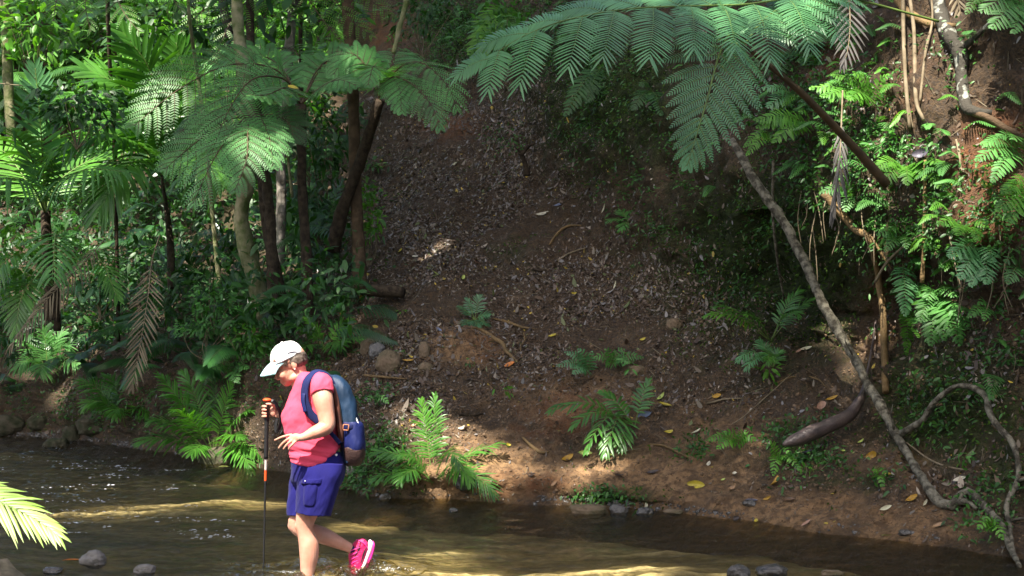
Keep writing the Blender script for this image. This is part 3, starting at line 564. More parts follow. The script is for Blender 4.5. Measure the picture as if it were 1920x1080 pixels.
# small palms on the banks: (label, base px, py, frond tips)
def rosette(label, bx, by, tips, L=.2, w=.03, n=16, mat='palm', h=.22, up=(0, -.5, 1), name='palm_seedling', cat='palm', dY=0, sr=.006, **k):
    b = Pg(bx, by); t = thing(name, b, label, cat)
    for tp in tips:
        x, y, dy = tp[:3]; m = tp[3] if len(tp) > 3 else mat; hh = tp[4] if len(tp) > 4 else h
        e = P(x, y, b[1]+dy); palm_frond(t, [b, b*.5+e*.5+np.array([0, 0, hh*.75]), b*.12+e*.88+np.array([0, 0, hh*.35]), e], up=nrm(np.array(up)+rng.normal(0, .16, 3)), n=int(n*1.15), L=L*rng.uniform(.8, 1.1), w=w*.8, jit=.1, mat=m, sr=sr, droop=k.get('droop', .3), a0=k.get('a0', 62), a1=k.get('a1', 18), t0=k.get('t0', .3), lift=.1)
    return t
rosette('largest palm clump on the left bank, fronds fanned over the water', 400, 855, [(300, 705, -.1, 'palm', .1), (345, 700, .1), (435, 715, -.2, 'bright', .05), (405, 690, .3, 'palm', .05), (285, 790, -.4), (265, 828, -.5), (470, 770, -.5), (500, 872, -1.0, 'palm', .3), (470, 880, -1.1, 'palm', .25), (520, 850, -.6), (360, 850, -.8), (330, 770, -.7), (450, 820, -.9), (540, 800, -.2)], L=.36, w=.03, n=22, h=.15, a0=58, droop=.3)
rosette('palm clump with curved fronds left of the largest clump', 235, 800, [(145, 715, 0), (160, 760, -.2), (200, 705, .2), (275, 775, -.4), (320, 790, -.4), (215, 780, -.5), (290, 740, 0)], L=.3, w=.028, n=18, h=.22)
rosette('small palm behind the white cap', 610, 655, [(540, 610, -.2), (575, 600, 0), (660, 600, 0, 'bright'), (690, 640, -.3), (640, 650, -.5), (560, 660, -.4), (500, 660, 0, 'palm', .1)], L=.26, w=.035, n=13, h=.1, mat='palm')
rosette('palm clump at the water edge right of the backpack', 812, 905, [(790, 752, .1, 'bright', .0), (815, 745, .2, 'palm', .0), (940, 832, .1, 'palm', .1), (925, 925, -.4, 'palm', .22), (880, 900, -.5, 'bright', .2), (745, 855, -.2), (700, 850, 0), (750, 900, -.4), (860, 870, -.5, 'palm', .25), (700, 900, -.1, 'palm', .1)], L=.22, w=.024, n=18, h=.14)
rosette('broad-leafed palm seedling in the middle of the mud bank', 1190, 800, [(1035, 768, -.2, 'palm', .18), (1075, 800, -.4, 'palm', .2), (1100, 845, -.7, 'palm', .3), (1135, 850, -.7, 'palm', .3), (1130, 735, .2, 'palm', .06), (1215, 715, .1, 'palm', .05), (1165, 840, -.6, 'palm', .2)], L=.19, w=.036, n=10, h=.2)
rosette('small grey-green palm seedling above the orange dirt patch', 890, 600, [(860, 575, 0), (875, 560, .1), (900, 555, .1), (915, 590, -.1), (868, 610, -.3), (895, 612, -.4), (912, 608, -.3)], L=.14, w=.02, n=10, h=.03, mat='fern_blue')
rosette('palm seedling with yellow-green fronds left of the leaning trunk', 1445, 640, [(1325, 592, -.3, 'bright', .15), (1345, 575, -.1, 'palm', .12), (1525, 560, 0, 'palm', .08), (1500, 545, .1), (1495, 590, -.4, 'fern_mid', .15), (1400, 590, -.4, 'palm', .1)], L=.2, w=.026, n=15, h=.1)
rosette('drooping palm seedling below the yellow-green one by the overhang', 1450, 690, [(1385, 675, -.3, 'fern_blue', .15), (1400, 690, -.4, 'fern_blue', .15), (1425, 640, .1, 'fern_blue', .05), (1440, 680, -.5, 'palm', .15), (1460, 660, 0, 'palm', .05)], L=.17, w=.022, n=13, h=.1)
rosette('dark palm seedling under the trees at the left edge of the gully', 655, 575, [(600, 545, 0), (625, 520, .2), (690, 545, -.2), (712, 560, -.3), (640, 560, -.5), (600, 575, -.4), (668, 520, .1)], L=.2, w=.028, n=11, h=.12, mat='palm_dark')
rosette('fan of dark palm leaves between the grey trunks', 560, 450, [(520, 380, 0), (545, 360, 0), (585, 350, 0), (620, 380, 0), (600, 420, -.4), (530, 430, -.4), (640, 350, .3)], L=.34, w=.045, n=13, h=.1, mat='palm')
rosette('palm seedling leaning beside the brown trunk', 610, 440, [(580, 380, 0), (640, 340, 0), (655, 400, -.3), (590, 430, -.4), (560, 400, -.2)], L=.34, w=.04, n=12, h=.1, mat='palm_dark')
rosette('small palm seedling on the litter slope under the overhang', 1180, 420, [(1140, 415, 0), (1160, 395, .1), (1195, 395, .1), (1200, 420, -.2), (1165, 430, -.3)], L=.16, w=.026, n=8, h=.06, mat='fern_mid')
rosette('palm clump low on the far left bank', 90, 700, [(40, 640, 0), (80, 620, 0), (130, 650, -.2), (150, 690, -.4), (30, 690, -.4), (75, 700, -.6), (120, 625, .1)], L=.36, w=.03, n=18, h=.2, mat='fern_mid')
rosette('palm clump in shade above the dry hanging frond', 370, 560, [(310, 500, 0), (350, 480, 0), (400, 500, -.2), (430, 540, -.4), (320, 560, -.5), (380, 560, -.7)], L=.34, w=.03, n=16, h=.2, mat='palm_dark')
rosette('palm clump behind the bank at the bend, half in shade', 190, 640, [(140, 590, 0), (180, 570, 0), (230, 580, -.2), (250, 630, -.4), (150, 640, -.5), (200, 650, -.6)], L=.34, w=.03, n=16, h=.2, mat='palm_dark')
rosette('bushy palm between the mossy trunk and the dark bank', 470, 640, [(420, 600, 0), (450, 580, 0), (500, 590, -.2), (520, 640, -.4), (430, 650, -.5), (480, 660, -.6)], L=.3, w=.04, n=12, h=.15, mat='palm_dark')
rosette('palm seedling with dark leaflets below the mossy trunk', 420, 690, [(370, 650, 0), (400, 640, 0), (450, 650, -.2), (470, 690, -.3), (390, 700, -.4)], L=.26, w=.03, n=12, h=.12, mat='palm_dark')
# sunlit frond poking in at the bottom left
t = thing('palm', P(-330, 960, 8.1), 'sunlit lime-green palm frond poking in at the bottom left over the water', 'palm')
b = P(-330, 960, 8.1)
palm_frond(t, Q((-330, 960, 8.1), (-140, 915, 8.0), (-20, 935, 7.95), (60, 970, 7.9), (105, 1000, 7.85)), up=(.15, -.9, .8), n=28, L=.29, w=.022, mat='lime', a0=50, a1=16, droop=.22, t0=.3, sr=.006, lift=.05)
palm_frond(t, Q((-330, 960, 8.1), (-140, 880, 8.2), (-40, 905, 8.2), (10, 935, 8.2)), up=(.1, -.9, .8), n=16, L=.2, w=.022, mat='lime', a0=50, a1=16, droop=.22, t0=.3, sr=.006)
# ------------------------------------------------------------------ leaf litter, moss and undergrowth on the ground (nobody could count them)
GA = np.linalg.norm(np.cross(np.gradient(G, axis=1), np.gradient(G, axis=0)), axis=-1)
GN = nrm(np.cross(np.gradient(G, axis=1), np.gradient(G, axis=0))); GN *= np.sign((GN*np.array([0, -1, 1])).sum(-1, keepdims=True)+1e-9)
vis = (pxs > -260) & (pxs < 2350) & (pys > -80) & (pys < 1060) & (G[..., 2] > .01)
def scatter(n, dens):
    w = (GA*dens*vis).ravel(); w /= w.sum(); k = rng.choice(len(w), n, p=w)
    p = G.reshape(-1, 3)[k]+np.gradient(G, axis=1).reshape(-1, 3)[k]*rng.uniform(-.5, .5, (n, 1))+np.gradient(G, axis=0).reshape(-1, 3)[k]*rng.uniform(-.5, .5, (n, 1))
    return p, GN.reshape(-1, 3)[k], k
def lie(n, nr, tilt=.25):
    r = rng.normal(0, 1, (n, 3)); d = nrm(r-nr*(r*nr).sum(-1, keepdims=True)); d = nrm(d+rng.normal(0, tilt, (n, 3))); return d
litd = blobs([(860, 380, 190, 190, 1), (1050, 560, 260, 110, .7), (760, 620, 120, 100, .7), (1250, 600, 150, 90, .6), (1000, 680, 200, 60, .35), (600, 560, 120, 80, .7), (750, 750, 100, 60, .5), (1700, 150, 140, 160, .7), (1880, 250, 90, 160, .7), (1350, 760, 200, 60, .35), (800, 820, 80, 50, .6), (1850, 620, 90, 120, .4), (2150, 500, 200, 500, .4), (1780, 900, 140, 60, .25)], .06)*np.exp(-np.maximum(0, sand-.4)*2.2)
mb = MB(); n = 95000; p, nr, k = scatter(n, litd*np.clip(.75+1.5*fbm(G*.8+4, 3), .1, 2.2)); d = lie(n, nr, .35); L = .014+rng.exponential(.016, n).clip(0, .10)
blades(mb, p+nr*.008-d*L[:, None]*.5, d, nrm(nr+rng.normal(0, .35, (n, 3))), L, L*rng.uniform(.25, .7, n), rng.uniform(-.8, .5, n), 4)
tag(mb.build('leaf_litter', M['litter']), kind='stuff')
mb = MB(); n = 3500; p, nr, k = scatter(n, litd+.1); d = lie(n, nr, .15); L = rng.uniform(.06, .3, n)
blades(mb, p+nr*.012-d*L[:, None]*.5, d, nrm(rng.normal(0, 1, (n, 3))), L, .007, rng.uniform(-.2, .2, n), 4)
tag(mb.build('fallen_twigs', M['dead']), kind='stuff')
# crumbs of earth and pebbles
def pebbles(mb, p, r):
    n = len(p); o = np.array([[-1, -1, -1], [1, -1, -1], [1, 1, -1], [-1, 1, -1], [-1, -1, 1], [1, -1, 1], [1, 1, 1], [-1, 1, 1]], float)*.58
    V = p[:, None]+o[None]*r[:, None, None]*rng.uniform(.5, 1.3, (n, 8, 3)); q = np.array([[0, 3, 2, 1], [4, 5, 6, 7], [0, 1, 5, 4], [1, 2, 6, 5], [2, 3, 7, 6], [3, 0, 4, 7]])
    mb.add(V.reshape(-1, 3), q[None]+np.arange(n)[:, None, None]*8, np.repeat(rng.random(n), 8))
M['crumb'] = plain('crumb', (.13, .08, .045), .9, .2, (.20, .14, .09), 3)
mb = MB(); p, nr, k = scatter(26000, (pys > 560)*1.0*(.25+blobs([(1000, 760, 400, 70, 1), (700, 680, 90, 80, 1.3), (1500, 930, 300, 40, .5), (1780, 960, 150, 40, 1.2), (1050, 900, 80, 30, 1)]))); pebbles(mb, p, rng.uniform(.004, .015, len(p))*np.where(rng.random(len(p)) < .06, 2.2, 1))
tag(mb.build('earth_crumbs', M['crumb']), kind='stuff')
mb = MB(); p, nr, k = scatter(1500, (G[..., 2] < .07)*(pys > 790)*(.15+np.clip(fbm(G*1.3+2, 2), 0, 1)*3)); pebbles(mb, p-[0, 0, .006], rng.uniform(.006, .02, len(p))*np.where(rng.random(len(p)) < .08, 2, 1)); tag(mb.build('shore_pebbles', M['rock_wet']), kind='stuff')
mb = MB(); n = 26000; p, nr, k = scatter(n, np.maximum(0, moss-.35+.5*fbm(G*2.2, 3))); d = nrm(nr*.6+rng.normal(0, .5, (n, 3))); L = rng.uniform(.012, .05, n)
blades(mb, p, d, nrm(nr+rng.normal(0, .5, (n, 3))+[0, -.5, 0]), L, L*.4, .2, 3)
tag(mb.build('moss', M['moss']), kind='stuff')
M['cover'] = leaf_mat('cover', (.02, .08, .015), (.07, .2, .035), .45, .3)
cov = blobs([(680, 860, 70, 60, 1.3), (1130, 935, 90, 16, 1), (1480, 850, 70, 55, 1), (1600, 880, 110, 22, .6), (1640, 905, 60, 20, .8), (1850, 960, 60, 60, 1), (1780, 760, 100, 90, .45), (1880, 640, 60, 160, .7), (1560, 250, 180, 150, 1.1), (1720, 420, 130, 170, .9), (1880, 450, 70, 150, .8), (2130, 400, 160, 350, .8), (2100, 900, 150, 120, .8), (840, 50, 90, 90, .8), (1780, 120, 100, 100, .35), (1400, 470, 110, 120, .5), (1230, 330, 110, 130, .5), (1130, 230, 90, 90, .5), (250, 760, 330, 50, .5), (1340, 850, 60, 25, .8), (700, 745, 40, 25, .6), (1530, 800, 60, 22, .6), (1150, 180, 120, 130, .4), (1000, 60, 120, 90, .6), (950, 270, 60, 40, .3), (500, 670, 120, 60, .5), (850, 130, 50, 70, .3)])
mb = MB(); n = 33000; p, nr, k = scatter(n, np.maximum(0, cov-.12)*np.clip(.7+1.3*fbm(G*2.5, 2), 0, 2)); d = nrm(nr*.8+rng.normal(0, .55, (n, 3))); L = rng.uniform(.02, .065, n)
h = rng.random((n, 1))**1.5*.16; blades(mb, p+nr*h, d, nrm(nr+rng.normal(0, .4, (n, 3))+[0, -.3, .3]), L, L*.42, .3, 4, None, .2)
tag(mb.build('ground_cover', M['cover']), kind='stuff')
# undergrowth of the forest floor on the left and wood behind it
def undergrowth(n, dens, hmax, s, mat, name, dirb=(0, -.2, -.1)):
    mb = MB(); p, nr, k = scatter(n, dens); c = fbm(p*1.1, 3); h = rng.random(n)**.8*hmax*(.6+.8*np.clip(c+.3, 0, 1)); p = p+np.array([0, -.15, 1.])*h[:, None]+rng.normal(0, .1, (n, 3)); keep = c > -.3; p = p[keep]; m = len(p)
    d = nrm(rng.normal(0, .7, (m, 3))+np.array(dirb)); L = rng.uniform(*s, m); blades(mb, p, d, nrm(rng.normal(0, .45, (m, 3))+[0, -.3, 1]), L, L*rng.uniform(.3, .5, m), .25, 4, None, .2)
    return mb
left = 1/(1+np.exp((pxs-610-(pys-300)*.12)/22))
du_ = left*((pys < 700)*1.0)
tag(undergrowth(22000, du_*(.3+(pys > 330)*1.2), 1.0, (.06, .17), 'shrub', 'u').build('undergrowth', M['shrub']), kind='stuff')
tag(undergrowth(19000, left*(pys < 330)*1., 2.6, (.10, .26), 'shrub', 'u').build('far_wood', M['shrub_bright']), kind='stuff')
def frond_mass(n, dens, hmax, Ls, name, mat, w=.018, nl=22):
    mb = MB(); p, nr, k = scatter(n, dens); p = p+np.array([0, -.2, 1.])*(rng.random((n, 1))*hmax)
    for q in p:
        a = rng.uniform(0, 6.28); L = rng.uniform(*Ls); e = q+np.array([math.cos(a)*L, math.sin(a)*L*.7-.25*L, rng.uniform(-.4, .15)*L]); m = (q+e)/2+[0, 0, L*rng.uniform(.12, .3)]
        c = curve([q, m, e], 20); T = tang(c); u = np.linspace(.12, .98, nl); up = nrm([rng.normal(0, .2), -.4, 1]); vr = rng.random()
        for s in (1, -1):
            t = nrm(at(T, u)); sd = nrm(np.cross(t, up))*s; aa = np.radians(70-40*u)[:, None]; dd = t*np.cos(aa)+sd*np.sin(aa)
            blades(mb, at(c, u), dd, np.broadcast_to(up, dd.shape), L*.36*np.interp(u, [0, .3, 1], [.6, 1, .25]), w, .3, 4, np.clip(vr+rng.normal(0, .15, nl), 0, 1))
    return tag(mb.build(name, M[mat]), kind='stuff')
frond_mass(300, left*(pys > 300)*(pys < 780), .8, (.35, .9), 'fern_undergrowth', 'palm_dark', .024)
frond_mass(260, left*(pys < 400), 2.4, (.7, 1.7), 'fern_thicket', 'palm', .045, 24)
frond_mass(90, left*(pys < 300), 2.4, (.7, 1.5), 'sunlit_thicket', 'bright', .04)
frond_mass(320, blobs([(1560, 230, 160, 170, 1), (1740, 330, 90, 120, .8), (1880, 330, 60, 160, .7), (2130, 350, 150, 300, .8), (850, 20, 60, 60, 1), (770, 10, 60, 40, .8), (1000, 70, 100, 70, .5), (1450, 60, 160, 60, .7), (1800, 560, 100, 130, .7), (1640, 60, 130, 70, .6)])*(litd < 5), .12, (.14, .38), 'bank_fern_cover', 'fern_mid', .016, 13)
frond_mass(90, blobs([(1600, 180, 120, 120, 1), (1760, 440, 100, 100, 1), (1890, 380, 60, 120, .8)]), .12, (.12, .3), 'bank_fern_tips', 'bright', .015, 11)
# ------------------------------------------------------------------ named shrubs and trees of the wood
def shrub(label, c, R, n, s=(.06, .13), mat='shrub', name='shrub', base=None, ratio=.45):
    c = np.array(c); b = np.array(base) if base is not None else c-[0, -.1, R[2]+.3]
    t = thing(name, b, label, 'shrub'); mb = MB(); broad(mb, c, R, n, s, ratio); mb.build('foliage', M[mat], t); mb = MB(); twigs(mb, b, c, R, 7); mb.build('stem', M['twig'], t, True)
shrub('dark shrub with glossy blue-lit leaves beside the upright fan palm', P(140, 195, 19), (.75, .4, .3), 420, (.09, .17), 'shrub')
shrub('pale bluish shrub spot low in the shade left of the dry hanging frond', P(185, 540, 18.6), (.3, .25, .12), 90, (.1, .18), 'fern_blue')
shrub('bright leafy shrub at the far left edge, half way up', P(20, 500, 19), (.5, .4, .6), 380, (.06, .13), 'shrub_bright')
shrub('leafy shrub hanging over the bend at the far left waterline', P(-10, 620, 19.5), (.7, .4, .5), 380, (.06, .12), 'shrub')
shrub('shrub with drooping mid-green leaves against the dark earth, under the tree ferns', P(400, 560, 17.9), (.35, .25, .3), 260, (.04, .09), 'fern_mid')
shrub('small-leaved shrub overhanging the dark bank behind the hiker', P(385, 615, 17.8), (.5, .25, .12), 240, (.04, .09), 'fern_mid')
shrub('leafy sapling beside the foot of the dark slim tree fern', P(470, 640, 17.6), (.3, .25, .2), 130, (.07, .13), 'palm')
shrub('bright green saplings between the brown trunk and the gully', P(690, 395, 19.8), (.25, .3, .5), 220, (.06, .13), 'shrub_bright')
shrub('large dark leafy shrub at the top between palms and pale trunks', P(330, 60, 22), (1.2, .6, .8), 500, (.14, .26), 'shrub')
shrub('yellow-green leafy crown at the top left corner', P(60, 40, 22), (1.0, .6, .7), 300, (.12, .24), 'shrub_bright')
shrub('bright shrub behind the two pale trunks', P(560, 60, 24), (1.0, .6, .8), 420, (.1, .2), 'shrub_bright')
shrub('mid-green shrub behind the slim grey trunk', P(600, 240, 23), (.8, .5, .9), 380, (.1, .2), 'shrub')
shrub('dark shrub crown at the top centre against the red earth', P(790, 25, 22.5), (.6, .5, .4), 260, (.07, .14), 'fern_dark')
shrub('shrub clinging to the shaded wall right of the gully top', P(940, 55, 20), (.5, .3, .5), 240, (.07, .15), 'fern_mid')
def tree(label, px, rad, mat, name='rainforest_tree', cat='tree', noise=.12, leaves=None, nf=5):
    pts = [P(*q) for q in px]; t = thing(name, pts[0], label, cat); mb = MB(); tube(mb, pts, rad, 14, noise, nf); mb.build('trunk', M[mat], t, True)
    top = pts[-1]; mb = MB(); c = top+[0, 0, 1.2]
    broad(mb, c, (1.3, 1.3, .8), 160, (.15, .3)); mb.build('crown', M['shrub'], t); return t
tree('pale mossy trunk with a bend, thickest beside the low tree fern', [(497, 600, 18.4), (482, 530, 18.4), (458, 450, 18.4), (452, 400, 18.4), (466, 320, 18.4), (462, 180, 18.6), (448, 60, 18.8), (440, -120, 19)], [.13, .12, .11, .10, .10, .09, .08, .07], 'bark_pale', noise=.2)
tree('thin pale sapling trunk hanging below the lower tree fern', [(412, 540, 18.6), (405, 470, 18.6), (397, 390, 18.6), (388, 280, 18.6), (372, 150, 18.8), (355, 30, 18), (350, -100, 18.2)], [.035, .03, .028, .026, .025, .022, .02], 'bark_pale')
tree('grey blotched trunk just left of the slim dark tree fern', [(524, 500, 20.5), (527, 400, 20.5), (528, 250, 20.5), (540, 120, 20.5), (549, 0, 20.5), (552, -120, 20.6)], [.075, .07, .07, .07, .07, .06], 'bark_grey')
tree('dark leaning trunk between the mossy trunk and the grey trunk', [(530, 590, 18.9), (518, 520, 18.9), (503, 430, 18.9), (492, 330, 19), (480, 200, 19.2), (470, 80, 19.5), (468, -100, 19.8)], [.10, .085, .08, .075, .07, .06, .05], 'bark_dark')
tree('straight brown trunk at the left edge of the gully', [(676, 545, 19.2), (670, 420, 19.4), (665, 300, 19.5), (662, 180, 19.6), (655, 60, 19.7), (648, -120, 19.8)], [.10, .085, .08, .08, .085, .09], 'bark_brown')
tree('pale grey trunk at the top, left of centre, forked with a darker one', [(452, 130, 22), (447, 60, 22), (442, 0, 22), (440, -100, 22)], [.09, .085, .08, .08], 'bark_grey')
tree('dark grey trunk touching the pale forked one', [(436, 110, 21.4), (428, 50, 21.4), (418, 0, 21.4), (410, -100, 21.4)], [.07, .07, .07, .07], 'bark_mottled')
tree('slim pale lichen-covered pole of a tree above the gully', [(738, 100, 18.2), (748, 55, 18.2), (762, 0, 18.2), (775, -100, 18.2)], [.03, .035, .035, .035], 'bark_pale', noise=.2, nf=20)
tree('sunlit pale trunk at the far left edge', [(28, 330, 22.5), (18, 200, 22.5), (12, 80, 22.5), (8, -100, 22.5)], [.08, .08, .08, .08], 'bark_pale')
tree('thin mossy vine-like trunk beside the grey blotched one', [(548, 370, 20.2), (540, 290, 20.2), (541, 210, 20.2), (535, 160, 20.2)], [.022, .022, .02, .02], 'bark_pale')
# right bank: trees, branches, roots
def gp(q):
    h = hit(q[0], q[1])[0] if len(q) > 2 else Pg(q[0], q[1], .05)
    return h if len(q) < 3 else P(q[0], q[1], min(q[2], h[1]-.07))
def limb(name, label, cat, px, rad, mat, noise=.12, nf=10, extra=None, seg=12, group=None):
    pts = [gp(q) for q in px]
    if extra:
        t = thing(name, pts[0], label, cat, group); mb = MB(); tube(mb, pts, rad, seg, noise, nf); mb.build('stem', M[mat], t, True)
        for e, r in extra: mb = MB(); tube(mb, [gp(q) for q in e], r, 8, noise, nf); mb.build('branch', M[mat], t, True)
        return t
    mb = MB(); tube(mb, pts, rad, seg, noise, nf); return single(mb, name, M[mat], label, cat, group)
limb('fallen_branch', 'long bare grey trunk leaning from the overhang to the water, bent at its foot', 'branch',
 [(1372, 262, 14.6), (1420, 345, 14.3), (1475, 425, 14.0), (1515, 505, 13.7), (1545, 575, 13.4), (1590, 650, 13.1), (1625, 715, 12.8), (1655, 768, 12.5), (1680, 815, 12.3), (1712, 868, 12.0), (1742, 918, 11.7), (1765, 942, 11.55), (1786, 948, 11.45), (1802, 928, 11.4), (1820, 921, 11.3), (1845, 948, 11.1), (1876, 983, 10.8), (1896, 1030, 10.55), (1912, 1062, 10.3)],
 [.034, .048, .048, .047, .046, .044, .042, .04, .038, .037, .036, .038, .042, .03, .034, .033, .028, .025, .016], 'driftwood', .3, 11,
 [([(1787, 944, 11.45), (1812, 940, 11.3), (1832, 954, 11.2)], [.035, .02, .01]), ([(1676, 805, 12.3), (1672, 775, 12.2), (1674, 758, 12.15)], [.01, .007, .003]),
  ([(1600, 668, 13.0), (1585, 640, 12.9), (1588, 625, 12.9)], [.008, .006, .003]), ([(1880, 985, 10.8), (1900, 975, 10.7), (1950, 970, 10.6)], [.014, .012, .01])])
limb('fallen_branch', 'thin crooked branch arching over and down to the water at the right edge', 'branch',
 [(1690, 812, 12.25), (1712, 800, 12.1), (1732, 785, 12.0), (1748, 758, 11.9), (1770, 738, 11.8), (1797, 723, 11.7), (1827, 728, 11.6), (1848, 745, 11.5), (1856, 775, 11.4), (1874, 803, 11.3), (1897, 828, 11.2), (1909, 870, 11.1), (1906, 905, 11.0), (1888, 945, 10.9), (1893, 985, 10.75), (1901, 1040, 10.5)],
 [.028, .03, .026, .024, .022, .022, .024, .026, .026, .024, .024, .022, .02, .02, .018, .012], 'driftwood', .2, 14,
 [([(1850, 745, 11.5), (1862, 748, 11.45), (1874, 755, 11.4)], [.014, .01, .004]), ([(1907, 902, 11), (1925, 898, 10.9), (1960, 905, 10.8)], [.014, .012, .012]), ([(1890, 1020, 10.6), (1880, 1032, 10.55), (1878, 1040, 10.5)], [.006, .005, .002])])
limb('palm_sheath', 'dark smooth palm sheath lying on the mud beside the leaning trunk', 'palm sheath',
 [(1642, 600, 13.6), (1634, 660, 13.3), (1622, 718, 13.05), (1612, 752, 12.95), (1590, 780, 12.85), (1555, 797, 12.75), (1515, 815, 12.65), (1484, 828, 12.6), (1468, 834, 12.58)], [.008, .012, .018, .045, .06, .066, .07, .052, .012], 'sheath', .09, 9)
limb('root', 'yellowish root coming down behind the leaning trunk', 'root', [(1545, 362, 13.6), (1572, 395, 13.55), (1605, 430, 13.5), (1632, 450, 13.5), (1645, 510, 13.5), (1655, 580, 13.45), (1658, 660, 13.3), (1660, 735, 13.1)], [.04, .036, .034, .03, .032, .034, .034, .03], 'root', .2, 9, [([(1632, 440, 13.5), (1655, 480, 13.45), (1672, 505, 13.4)], [.012, .01, .006]), ([(1600, 425, 13.5), (1620, 442, 13.4), (1634, 444, 13.4)], [.012, .01, .01])])
limb('lichen_tree', 'dark trunk blotched with white lichen, bending on the upper right bank', 'tree', [(1750, -60, 13.2), (1762, 20, 13), (1782, 70, 12.8), (1800, 95, 12.7), (1803, 140, 12.65), (1808, 190, 12.6), (1822, 208, 12.55), (1860, 212, 12.5)], [.075, .07, .066, .07, .05, .05, .045, .03], 'bark_mottled', .2, 12, [([(1806, 90, 12.7), (1830, 70, 12.75), (1850, 50, 12.8), (1900, 20, 13)], [.03, .028, .026, .02])])
limb('root', 'root running right from the foot of the lichen-blotched trunk', 'root', [(1822, 208, 12.6), (1860, 225, 12.35), (1885, 240, 12.2), (1930, 262, 12.0)], [.04, .03, .025, .02], 'bark_brown', .2, 12)
limb('branch', 'curved yellow-brown branch at the top, left of the lichen-blotched trunk', 'branch', [(1670, -30, 13.4), (1690, 10, 13.3), (1712, 30, 13.2), (1745, 45, 13.1), (1790, 48, 12.95)], [.04, .04, .036, .03, .024], 'root', .2, 9)
limb('sapling', 'thin pale upright stem at the top right, with a kink', 'sapling', [(1732, 225, 12.9), (1718, 190, 12.9), (1715, 110, 12.9), (1713, 50, 13), (1702, -30, 13.1)], [.016, .018, .018, .017, .016], 'twig')
limb('sapling', 'longer pale stem left of the kinked one', 'sapling', [(1706, 240, 13.0), (1698, 150, 13.0), (1694, 60, 13.1), (1693, -40, 13.1)], [.018, .018, .018, .018], 'twig', extra=[([(1700, 180, 13), (1712, 240, 12.9)], [.01, .006])])
limb('sapling', 'bowed thin stem crossing right of the kinked one', 'sapling', [(1725, 190, 12.8), (1735, 100, 12.8), (1748, 40, 12.85), (1745, -20, 12.9)], [.012, .012, .011, .01], 'twig')
limb('sapling', 'straight orange-brown cane rising among the ferns of the right bank', 'sapling', [(1729, 530, 12.55), (1733, 440, 12.5), (1734, 360, 12.5), (1735, 300, 12.5)], [.02, .019, .018, .015], 'root')
limb('branch', 'bare thin branch slanting up to the right behind the hanging ferns', 'branch', [(1640, 530, 13.0), (1665, 490, 12.9), (1710, 450, 12.7), (1755, 430, 12.6), (1775, 420, 12.5)], [.012, .012, .01, .008, .005], 'twig')
limb('hanging_root', 'long thin straight aerial root hanging in the dark hollow', 'root', [(1450, 300, 14.6), (1449, 400, 14.7), (1458, 490, 14.9), (1470, 560, 15.1)], [.018, .015, .014, .01], 'driftwood')
limb('log', 'short dark log lying at the left foot of the gully', 'log', [(690, 545, 18.3), (720, 545, 18.2), (756, 548, 18.1)], [.08, .085, .07], 'bark_dark')
limb('broken_stump', 'thin broken dark stump standing on the litter slope', 'stump', [(988, 330, 20.9), (984, 305, 20.9), (976, 285, 20.85)], [.05, .04, .035], 'bark_dark', .3, 20, [([(978, 290, 20.85), (990, 275, 20.8), (1003, 268, 20.8)], [.03, .025, .01]), ([(978, 288, 20.85), (965, 275, 20.8)], [.02, .008])])
def groot(label, pts, r, mat='root', off=.012, cat='root', name='root'):
    p = [Pg(x, y, off) for x, y in pts]; mb = MB(); tube(mb, p, [r*.7]+[r]*(len(p)-2)+[r*.4], 8, .2, 18); return single(mb, name, M[mat], label, cat)
groot('thick root crossing the orange dirt patch', [(885, 615), (905, 622), (925, 635), (943, 645), (948, 660), (970, 680)], .026)
groot('root snaking above the thick one', [(925, 598), (950, 605), (980, 615), (1005, 618)], .018)
groot('short curled root right of the thick one', [(982, 625), (984, 640), (975, 650), (978, 662)], .012)
groot('forked root on the slope below the overhang', [(1030, 460), (1045, 440), (1065, 425), (1090, 424)], .02)
groot('straight pale stick lying on the slope', [(1045, 490), (1070, 475), (1100, 465)], .012, 'twig', cat='stick', name='stick')
groot('thin stick lying across the mud below the leaning seedling', [(1300, 760), (1330, 757), (1360, 750), (1400, 748)], .01, 'twig', cat='stick', name='stick')
groot('long stick on the mud left of the fallen sheath', [(1215, 835), (1245, 838), (1270, 850), (1300, 862)], .012, 'root', cat='stick', name='stick')
groot('gnarled root by the waterside palm clump', [(980, 822), (1000, 840), (1015, 850), (1030, 848)], .018)
groot('dark stick above the waterside palm clump', [(860, 778), (885, 780), (905, 776)], .02, 'bark_dark', cat='stick', name='stick')
groot('thin root arching over the mud below the overhang', [(1455, 720), (1490, 708), (1530, 712), (1550, 728)], .01)
groot('long thin twig lying on the mud right of the leaning trunk', [(1700, 832), (1745, 865), (1790, 880), (1850, 885)], .008, 'twig', cat='stick', name='stick')
groot('slanting stick left of the orange dirt patch', [(650, 700), (700, 706), (765, 712)], .016, 'root', cat='stick', name='stick')
groot('mossy dark root at the edge of the shade, right of the litter slope', [(1000, 505), (1020, 508), (1045, 500), (1060, 520)], .022, 'bark_dark')
groot('pale root dangling on the red earth at the right', [(1795, 265), (1800, 290), (1802, 315), (1818, 325)], .014, 'twig', .02)
groot('thin root hanging from the red earth edge', [(1490, 700), (1400, 780), (1370, 800)], .006, 'twig', .02)
mb = MB()
